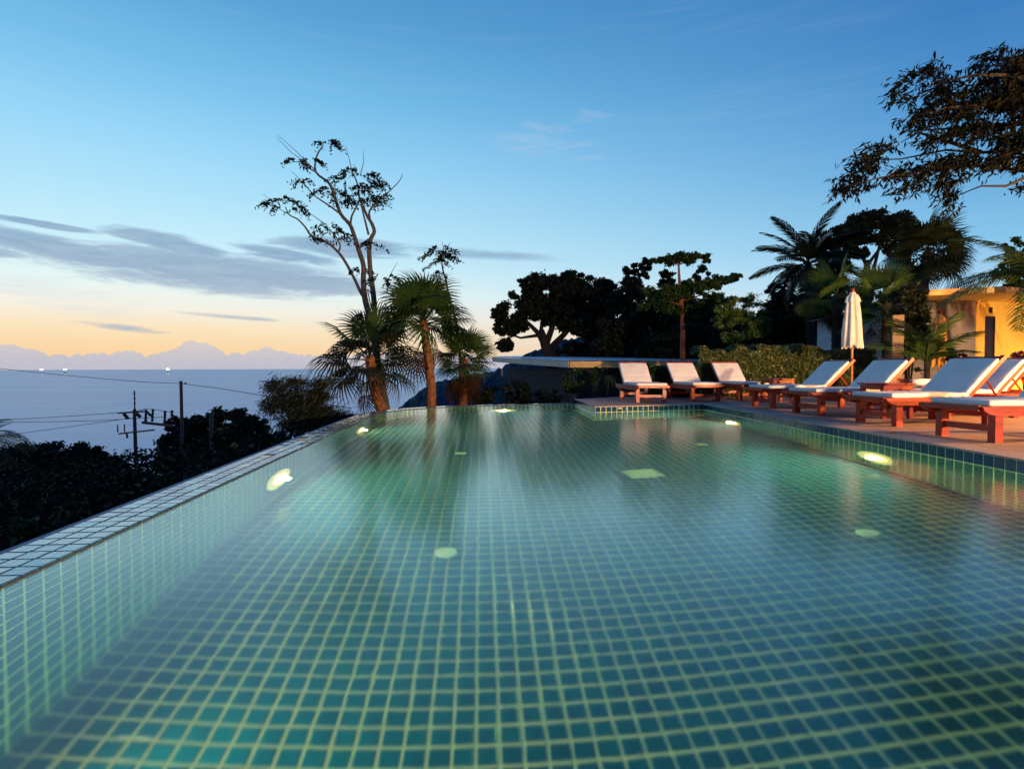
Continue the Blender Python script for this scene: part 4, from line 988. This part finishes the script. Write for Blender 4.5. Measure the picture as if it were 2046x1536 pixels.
for i, (px, D, cr, lab) in enumerate([(1560, 26., [(1545, 640, 40, 46), (1580, 620, 44, 40), (1555, 585, 22, 20), (1600, 680, 60, 50), (1535, 690, 50, 40)], 'dark leafy tree left of the coconut palm, behind the hedge'),
                                  (1635, 25., [(1640, 610, 50, 44), (1620, 660, 60, 50), (1690, 640, 50, 60), (1660, 570, 30, 26)], 'dark leafy tree below the coconut palm crown'),
                                  (1430, 25., [(1420, 680, 60, 46), (1370, 690, 60, 40), (1470, 700, 50, 40), (1320, 700, 50, 40)], 'low black tree behind the yellow green bush'),
                                  (1790, 20., [(1750, 640, 50, 60), (1800, 620, 44, 50), (1830, 670, 40, 50), (1760, 700, 50, 40)], 'dark thicket tree between the fan palms and the house')]):
    tree('leafy_tree', lab, 'tree', px, D, [(px, 710, .2), (px, 660, .12)], [[(px, 690, .1), (px+20, 640, .05)]], cr, M_LEAF, M_BARKD, 480, .14, group=DK)
tree('garden_tree', 'dark and yellow green tree behind the house roof at the right edge', 'tree', 2040, 19., [(2040, 600, .15), (2040, 560, .1)], [[(2040, 580, .06), (2020, 540, .03)]],
     [(2035, 500, 30, 24), (2050, 530, 40, 30), (2010, 545, 22, 18), (2060, 560, 50, 24)], M_LEAF2, M_BARKD, 900, .1)

# --- the overhanging tree at the top right
ot = thing('overhanging_tree', 'leafy branches hanging into the sky at the upper right corner', 'tree', tuple(at(2290, 735, 9.)*1.0)); ot.location.z = .0
L = Vector(ot.location); D = 9.
MB().tube([(0, 0, 0), at(2290, 500, D)-L, at(2270, 330, D)-L, at(2240, 200, D)-L, at(2200, 60, D)-L], [.2, .17, .15, .11, .06], 10).obj('trunk', M_BARKD, ot, True)
BR = [[(2270, 340), (2160, 345), (2046, 342), (1960, 332), (1900, 330), (1830, 345), (1760, 355), (1690, 372)], [(2262, 300), (2150, 290), (2046, 300), (1960, 305), (1890, 300), (1800, 318), (1740, 320)],
      [(2270, 345), (2150, 375), (2046, 356), (2010, 372), (1960, 372), (1915, 390)], [(2240, 210), (2130, 210), (2046, 190), (1960, 210), (1890, 215), (1830, 240)], [(2240, 220), (2120, 240), (2030, 250), (1930, 255), (1850, 260), (1810, 262)],
      [(2215, 110), (2120, 130), (2030, 130), (1990, 115)], [(2235, 190), (2100, 160), (2000, 150), (1950, 150), (1900, 160), (1850, 150)], [(2262, 280), (2120, 270), (2020, 280), (1940, 235), (1880, 190)], [(1960, 305), (1900, 285), (1835, 265), (1800, 285)], [(1900, 330), (1880, 360), (1860, 390), (1890, 400)]]
for i, b in enumerate(BR):
    pts = [at(x, y, D+.5*math.sin(i*1.7+.01*x))-L for x, y in b]; mb = MB(); limb(mb, pts, .04, .006, 6); mb.obj('branch', M_BARKD, ot, True)
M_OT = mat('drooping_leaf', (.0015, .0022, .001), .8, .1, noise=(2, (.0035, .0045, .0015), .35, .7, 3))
cl_ = [(1985, 112, 24, 14), (1950, 138, 18, 12), (2030, 120, 30, 22), (1850, 140, 24, 20), (1880, 160, 18, 14), (1795, 175, 14, 20), (1812, 195, 12, 16), (1890, 178, 26, 16), (1925, 185, 26, 16), (1830, 232, 30, 14), (1880, 222, 34, 18), (1940, 215, 50, 24), (2000, 190, 44, 34), (2035, 210, 40, 50), (1845, 250, 20, 12), (1900, 262, 30, 16), (1960, 260, 44, 26), (2020, 280, 40, 34), (1860, 280, 22, 14), (1765, 300, 30, 14), (1730, 320, 22, 16), (1745, 335, 24, 14), (1700, 362, 26, 16), (1685, 375, 18, 12), (1735, 372, 14, 8), (1800, 345, 22, 16), (1815, 370, 24, 18), (1850, 340, 24, 16), (1880, 330, 30, 18), (1890, 365, 20, 18), (1900, 395, 18, 18), (1925, 320, 40, 18), (1985, 322, 44, 16), (2040, 330, 30, 12), (2010, 150, 30, 20), (2046, 160, 30, 30), (1965, 165, 24, 14), (2050, 120, 20, 14), (1880, 200, 12, 10), (2040, 370, 10, 12), (2090, 190, 50, 50), (2100, 280, 50, 44), (2150, 150, 50, 40), (2170, 240, 50, 50), (2120, 350, 50, 26), (2220, 120, 50, 50), (2210, 320, 50, 40)]
out = []
for x, y, hw, hh in cl_:
    s = D/F; k = int(hw*hh*.60)+20
    for _ in range(max(3, k//16)):
        q = at(x+random.gauss(0, hw*.42), y+random.gauss(0, hh*.42), D+random.gauss(0, .3)); ax = Vector((random.gauss(-.7, .5), random.gauss(0, .6), random.gauss(-.45, .35))).normalized()
        for j in range(14):   # leaves set along a short drooping twig
            p = q+ax*(.035*j-.22)+Vector((random.gauss(0, .02), random.gauss(0, .02), random.gauss(0, .02)))
            d = (ax*.6+Vector((random.gauss(0, .7), random.gauss(0, .7), random.gauss(-.5, .4)))).normalized(); ll = random.uniform(.08, .15); wv = d.cross(Vector((random.gauss(0, 1), random.gauss(0, 1), random.gauss(0, 1)))).normalized()*ll*.13
            out.append([p, p+d*ll*.45+wv, p+d*ll, p+d*ll*.45-wv])
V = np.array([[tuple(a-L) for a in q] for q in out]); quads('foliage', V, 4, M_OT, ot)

# --- garden plants near the deck
def leafy_shrub(name, label, px, py, D, hw, hh, m, dens, size, asp=.45, zb=None, cat='shrub'):
    c = at(px, py, D); z = ground(c.x, c.y) if zb is None else zb
    r = thing(name, label, cat, (c.x, c.y, z)); L = Vector(r.location); s = D/F
    for i in range(6):
        a = i*1.05; e = c-L+Vector((math.cos(a)*hw*s*.5, math.sin(a)*hw*s*.4, random.uniform(-.3, .4)*hh*s)); MB().tube([(0, 0, 0), e*.5+Vector((0, 0, .05)), e], [.02, .014, .006], 5).obj('stem', M_BARKD, r)
    quads('foliage', blobs([(tuple(c-L), (hw*s, hw*s*.8, hh*s))], dens, size, asp, .2), 4, m, r); return r
leafy_shrub('leafy_shrub', 'small leafy shrub beside the tip of the far deck', 1140, 770, 14.2, 34, 32, M_LEAF2, 1600, .05, zb=-1.5)
leafy_shrub('leafy_shrub', 'low shrub in front of the cream fascia board', 1185, 752, 15.5, 28, 22, M_LEAF2, 1600, .045, zb=-1.)
leafy_shrub('leafy_shrub', 'black shrub under the left end of the low roof', 1040, 790, 15.5, 46, 26, M_LEAF, 1300, .07, zb=-1.8)
leafy_shrub('leafy_shrub', 'black shrub behind the end of the pool below the dead fronds', 965, 795, 15.8, 40, 24, M_LEAF, 1300, .07, zb=-1.8)
leafy_shrub('leafy_shrub', 'black shrub behind the middle of the far pool edge', 1095, 795, 14.9, 36, 20, M_LEAF, 1300, .06, zb=-1.8)
leafy_shrub('red_shrub', 'dark red leaved shrub against the yellow wall at the right edge', 2052, 712, 10.2, 26, 22, M_RED, 2600, .045, zb=.1)
leafy_shrub('broad_leaf_shrub', 'dark broad leaved shrub below the bare plaster wall', 1905, 712, 12.9, 26, 18, M_LEAF, 1700, .07, .3, zb=.0)
leafy_shrub('broad_leaf_shrub', 'dark shrub behind the shower post', 1800, 728, 13.4, 34, 26, M_LEAF, 1700, .06, .3, zb=.0)
leafy_shrub('leafy_thicket', 'tall dark thicket between the shower post and the bare plaster wall', 1818, 628, 12.75, 36, 82, M_LEAF, 2000, .08, .35, zb=.0)
n_ = 30000; px_ = np.random.uniform(1170, 1680, n_); tpy = 640+14*np.sin(px_*.03)+10*np.sin(px_*.083+1)+6*np.sin(px_*.21)
py_ = tpy+np.random.uniform(0, 1, n_)**1.3*(735-tpy); P = np.array([tuple(at(a_, b_, 34.+random.gauss(0, .8))) for a_, b_ in zip(px_, py_)])
wd_ = quads('distant_wood', leaves(P, .13, None, 0, .5), 4, M_LEAF); wd_['kind'] = 'stuff'; wd_['label'] = 'dark wood behind the hedges and the low house'
def strap_plant(name, label, px, D, top, nl, ln, zb, m):
    b = at(px, 735, D); r = thing(name, label, 'plant', (b.x, b.y, zb)); h = at(px, top, D).z-zb
    MB().tube([(0, 0, 0), (.02, 0, h*.7)], [.03, .02], 6).obj('stem', M_BARKD, r)
    for i in range(nl):
        a = i*2.4; e = R(random.uniform(25, 85)); mb = MB(); o = Vector((.02, 0, h*.7)); prev = None; ps = []
        for j in range(6):
            f = j/5; ps.append(o+Vector((math.cos(a)*math.cos(e)*ln*f, math.sin(a)*math.cos(e)*ln*f, ln*math.sin(e)*f-ln*1.1*f*f*f)))
        sd = Vector((-math.sin(a), math.cos(a), 0)); wd = [.012, .022, .024, .02, .012, .002]
        mb.v = [tuple(p+sd*w_*k_) for p, w_ in zip(ps, wd) for k_ in (-1, 1)]; mb.f = [(2*j, 2*j+1, 2*j+3, 2*j+2) for j in range(5)]; mb.obj('leaf', m, r)
strap_plant('strap_leaf_plant', 'tall strap leaved plant left of the leftmost cream lounger', 1213, 14.2, 742, 20, .55, -.2, M_FAN)
strap_plant('strap_leaf_plant', 'strap leaved plant rising behind the leftmost cream lounger', 1300, 14.4, 722, 18, .5, .0, M_FAN)
strap_plant('strap_leaf_plant', 'thin strap leaved plant above the middle cream lounger', 1368, 14.6, 722, 14, .42, .0, M_DEAD)

# --- the slope on the left
G = 'dark treetops on the slope below the pool'
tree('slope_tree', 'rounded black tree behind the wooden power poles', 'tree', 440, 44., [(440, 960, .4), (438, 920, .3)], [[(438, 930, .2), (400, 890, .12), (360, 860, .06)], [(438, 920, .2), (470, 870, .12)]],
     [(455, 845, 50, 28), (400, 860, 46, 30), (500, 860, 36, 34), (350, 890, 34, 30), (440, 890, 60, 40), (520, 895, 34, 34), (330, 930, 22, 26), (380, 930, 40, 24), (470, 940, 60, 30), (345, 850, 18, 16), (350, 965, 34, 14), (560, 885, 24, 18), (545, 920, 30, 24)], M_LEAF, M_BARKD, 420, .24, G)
for i, (px, D, cr, lab) in enumerate([(110, 34., [(120, 905, 60, 24), (40, 915, 60, 26), (190, 920, 44, 22), (100, 960, 90, 40), (230, 945, 34, 20), (-20, 940, 50, 40), (190, 980, 70, 40)], 'long black treetop below the wires at the left edge'),
                                  (255, 30., [(255, 950, 34, 18), (300, 960, 36, 16), (230, 985, 50, 26), (300, 1000, 50, 26)], 'small dark treetop at the foot of the left power pole'),
                                  (80, 22., [(60, 1000, 70, 40), (150, 1010, 60, 40), (-20, 1010, 60, 50), (240, 1020, 50, 26)], 'black tree crown half way down the slope at left')]):
    tree('slope_tree', lab, 'tree', px, D, [(px, 1010, .2), (px, 970, .14)], [[(px, 990, .1), (px+25, 950, .05)]], cr, M_LEAF, M_BARKD, 560, .16, G)
G = 'bushes along the outside of the pool edge'
for px, py, D, hw, hh, lab in ((40, 1075, 5.6, 60, 36, 'leafy bush outside the pool edge at the left frame edge'), (150, 1050, 6.2, 56, 34, 'leafy bush with pale flecked leaves outside the pool edge'),
                          (255, 1010, 7.0, 50, 28, 'bush outside the pool edge below the left power pole'), (345, 968, 8.2, 40, 20, 'bright green bush outside the pool edge below the middle pole'),
                          (440, 935, 9.4, 40, 18, 'low bush outside the pool edge below the right pole'), (560, 890, 10.6, 40, 18, 'low bush outside the pool edge before the feathery bush'), (640, 862, 11.6, 34, 14, 'small bush at the outer side of the pool bend')):
    o = leafy_shrub('edge_bush', lab, px, py, D, hw, hh, M_LEAF2, 2300, .045, .5); o['group'] = G
M_UG = mat('undergrowth_leaf', (.006, .010, .004), .7, .15, noise=(.9, (.035, .055, .014), .55, .75, 4))
n_ = 80000; u = np.random.uniform(0, 1, n_)**1.6*26; v = np.random.uniform(-2, 30, n_)
zt = -.42-.085*u-.004*u*u-.02*np.clip(v-10, 0, None)+.28*np.sin(u*1.1+v*.7)*np.sin(v*1.3+2)+.16*np.sin(u*3.1)*np.cos(v*2.7)
kp = (v < 10.5) | (u > (v-10.5)*1.6+.0)
P = np.stack([-2.62-u, v, zt-np.abs(np.random.normal(0, .22, n_))], 1)[kp]
u2, v2 = np.random.uniform(0, 6, 26000), np.random.uniform(.5, 9, 26000)
P = np.concatenate([P, np.stack([-2.60-u2, v2, -.5-.13*u2-np.abs(np.random.normal(0, .35, 26000))], 1)])
ug = quads('undergrowth', leaves(P, .055, np.tile((.2, -.3, .9), (len(P), 1)), .35, .42), 4, M_UG); ug['kind'] = 'stuff'; ug['label'] = 'dark undergrowth covering the slope below the pool edge'
# --- power poles and wires
M_POLE = mat('weathered_pole', (.10, .055, .045), .85, noise=(6, (.06, .035, .03), .4, .7, 5))
def pole(label, px, ytop, D, rad, arms, pins, extra=None):
    b = at(px, 735, D); tp = at(px, ytop, D); z = ground(b.x, b.y)-.5
    r = thing('power_pole', label, 'power pole', (b.x, b.y, z), 0, 'power poles on the slope'); L = Vector(r.location)
    MB().tube([(0, 0, 0), tp-L], [rad*1.15, rad*.8], 10).obj('pole', M_POLE, r, True)
    for (x0, y0, x1, y1, th) in arms:
        a, c = at(x0, y0, D-.25)-L, at(x1, y1, D-.25)-L; mb = MB(); d = c-a; ang = math.atan2(d.y, d.x)
        board(mb, a+Vector((0, 0, th/2)), c+Vector((0, 0, th/2)), th, th*.8); mb.obj('crossarm', M_POLE, r)
    for (x0, y0, x1, y1, rd) in pins:
        a, c = at(x0, y0, D-.3)-L, at(x1, y1, D-.3)-L; m_ = 9
        MB().tube([a.lerp(c, i/(m_-1)) for i in range(m_)], [rd*(1 if i % 2 else .55) for i in range(m_)], 8).obj('insulator', M_BLACK, r)
    return r
def z7(x, y): return 210+x/7.68, 740+y/7.68
def seg(a, b, *k): return (*z7(*a), *z7(*b), *k)
pole('left power pole with two crossarms standing against the sea', 268.5, 818, 38., .13,
     [seg((190, 655), (640, 628), .1), seg((205, 972), (750, 912), .1)],
     [seg((285, 665), (355, 740), .13), seg((480, 660), (545, 715), .13), seg((640, 630), (705, 700), .1), seg((190, 835), (195, 950), .05), seg((295, 825), (300, 945), .05), seg((330, 970), (345, 1040), .08), seg((450, 310), (455, 625), .06)])
pole('tall middle power pole topped by a single insulator', 361.5, 761, 37., .12,
     [seg((560, 800), (1030, 850), .16)],
     [seg((628, 600), (622, 790), .1), seg((735, 595), (722, 785), .1), seg((920, 615), (915, 790), .1), seg((1028, 610), (1022, 800), .1), seg((1215, 198), (1250, 198), .06)])
pole('short power pole at right in front of the round tree', 421, 828, 33., .11, [], [seg((1665, 650), (1655, 1000), .05)])
M_WIRE = mat('black_wire', (.01, .01, .012), .6)
def wire(label, pts, D0, D1, r=.019):
    k = 14; P = []
    for i in range(k+1):
        f = i/k; s = f*(len(pts)-1); j = min(int(s), len(pts)-2); q = s-j
        x = pts[j][0]+(pts[j+1][0]-pts[j][0])*q; y = pts[j][1]+(pts[j+1][1]-pts[j][1])*q
        P.append(at(x, y, D0+(D1-D0)*f))
    tag(MB().tube(P, r, 5).obj('overhead_wire', M_WIRE), label, 'wire', 'overhead wires')
wire('highest thin wire crossing the sea to the tall pole', [(-40, 732), (100, 747), (200, 756), (300, 764), (361, 766)], 44., 37.)
wire('wire running from the tall pole towards the feathery bush', [(361, 766), (440, 776), (560, 796), (700, 815)], 37., 30.)
wire('upper of the three wires left of the crossarms', [(-60, 841), (60, 836), (160, 830), (268, 822), (290, 817)], 40., 38.)
wire('level wire between the upper and the sagging wire', [(-60, 844), (80, 843), (200, 840), (290, 835), (330, 833)], 41., 37.)
wire('sagging lowest wire left of the crossarms', [(-60, 876), (30, 867), (120, 855), (200, 844), (268, 834)], 43., 38.)
wire('short loop of wire joining the two poles', [(268, 822), (300, 816), (315, 819), (345, 824)], 38., 37.)
wire('low wire passing behind the left pole foot', [(230, 925), (270, 913), (310, 907), (350, 900)], 38., 37.)

# --- boats with bright lamps on the horizon
M_BOATLAMP = mat('boat_lamp', (1, .9, .8), .5, emit=((1., .82, .62, 1), 22.)); M_HULL = mat('boat_hull', (.1, .1, .13), .7)
for px, lab in ((83, 'leftmost fishing boat lamp on the horizon'), (130, 'fishing boat lamp on the horizon, second from the left'), (335, 'fishing boat lamp on the horizon above the power poles')):
    D = 9000.; b = at(px, 740, D); r = thing('fishing_boat', lab, 'boat', (b.x, b.y, SEA), R(random.uniform(-10, 10)), 'fishing boats on the horizon')
    a = MB().prism([(-26, 0), (22, 0), (32, 9), (-30, 7)], -5, 5); a.obj('hull', M_HULL, r)
    MB().box((-12, 0, 12), (16, 8, 10)).obj('cabin', M_HULL, r); MB().tube([(6, 0, 6), (6, 0, 48)], .8, 6).obj('mast', M_HULL, r)
    for s in (-11, 0, 11): MB().lathe([(.1, -8), (6, -6), (8, 0), (6, 6), (.1, 8)], 12, (s, 0, 60-abs(s)*.1)).obj('lamp', M_BOATLAMP, r, True)

# --- small loose things
M_YL = mat('yellow_leaf', (.35, .28, .05), .6); M_DL = mat('dead_leaf', (.10, .05, .03), .7)
def fallen_leaf(label, p, rz, s, m):
    mb = MB(); pr = [(-1, 0, .1), (-.4, -.36, .25), (.5, -.3, .16), (1, 0, .35), (.5, .3, .2), (-.4, .36, .3), (0, 0, .02)]
    mb.v = [(x*s, y*s, z*s+.004) for x, y, z in pr]; mb.f = [(0, 1, 6), (1, 2, 6), (2, 3, 6), (3, 4, 6), (4, 5, 6), (5, 0, 6)]
    o = mb.obj('fallen_leaf', m); tag(o, label, 'leaf'); o.location = p; o.rotation_euler = (0, 0, rz); return o
fallen_leaf('curled yellow leaf on the wet infinity edge', at_z(605, 881, .022), .4, .065, M_YL)
fallen_leaf('brown leaf on the coping below the second nearest lounger', at_z(1780, 867, DZ+.006), .1, .06, M_DL)
fallen_leaf('small dead leaf right of the brown leaf on the coping', at_z(1801, 868, DZ+.006), 1.0, .03, M_DL)

# ------------------------------------------------------------------ lamps that light the terrace (just out of frame)
M_GLOBE = mat('lamp_globe', (1, .9, .7), .4, emit=((1., .72, .38, 1), 14.))
def post_lamp(loc, h, energy, col, label, rad=.12):
    r = thing('garden_lamp', label, 'lamp', loc)
    MB().lathe([(.09, 0), (.09, .03), (.03, .05), (.025, h-.12), (.06, h-.1), (.06, h-.09)], 14).obj('post', M_BLACK, r, True)
    a = MB().lathe([(.01, 0), (.07, .02), (.1, .09), (.07, .17), (.01, .19)], 16, (0, 0, h-.09)); a.obj('globe', M_GLOBE, r, True)
    ld = bpy.data.lights.new('lamp_glow', 'POINT'); ld.energy = energy; ld.color = col; ld.shadow_soft_size = rad
    lo = bpy.data.objects.new('lamp_glow', ld); C.objects.link(lo); lo.parent = r; lo.location = (0, 0, h+.2)
    return r
post_lamp((10., -6., DZ), 1.5, 15500, (1., .68, .38), 'garden flood lamp behind the camera on the right', .2)
post_lamp((9.9, 5.0, DZ), 1.45, 3400, (1., .46, .11), 'garden lamp on the deck right of the loungers')
hl = corner+d2*2.0+n2*.55
ul = thing('wall_uplight', 'small uplight on the ground washing the yellow wall', 'lamp', (hl.x, hl.y, .0))
MB().lathe([(.07, 0), (.07, .12), (.055, .14), (.05, .12), (.001, .12)], 16).obj('housing', M_BLACK, ul, True)
ld = bpy.data.lights.new('lamp_glow', 'SPOT'); ld.energy = 120; ld.color = (1., .60, .15); ld.spot_size = R(150); ld.spot_blend = .8; ld.shadow_soft_size = .05
lo = bpy.data.objects.new('lamp_glow', ld); C.objects.link(lo); lo.parent = ul; lo.location = (0, 0, .16)
lo.rotation_euler = Vector((-n2.x*.8-d2.x*.5, -n2.y*.8-d2.y*.5, .8)).to_track_quat('-Z', 'Y').to_euler()
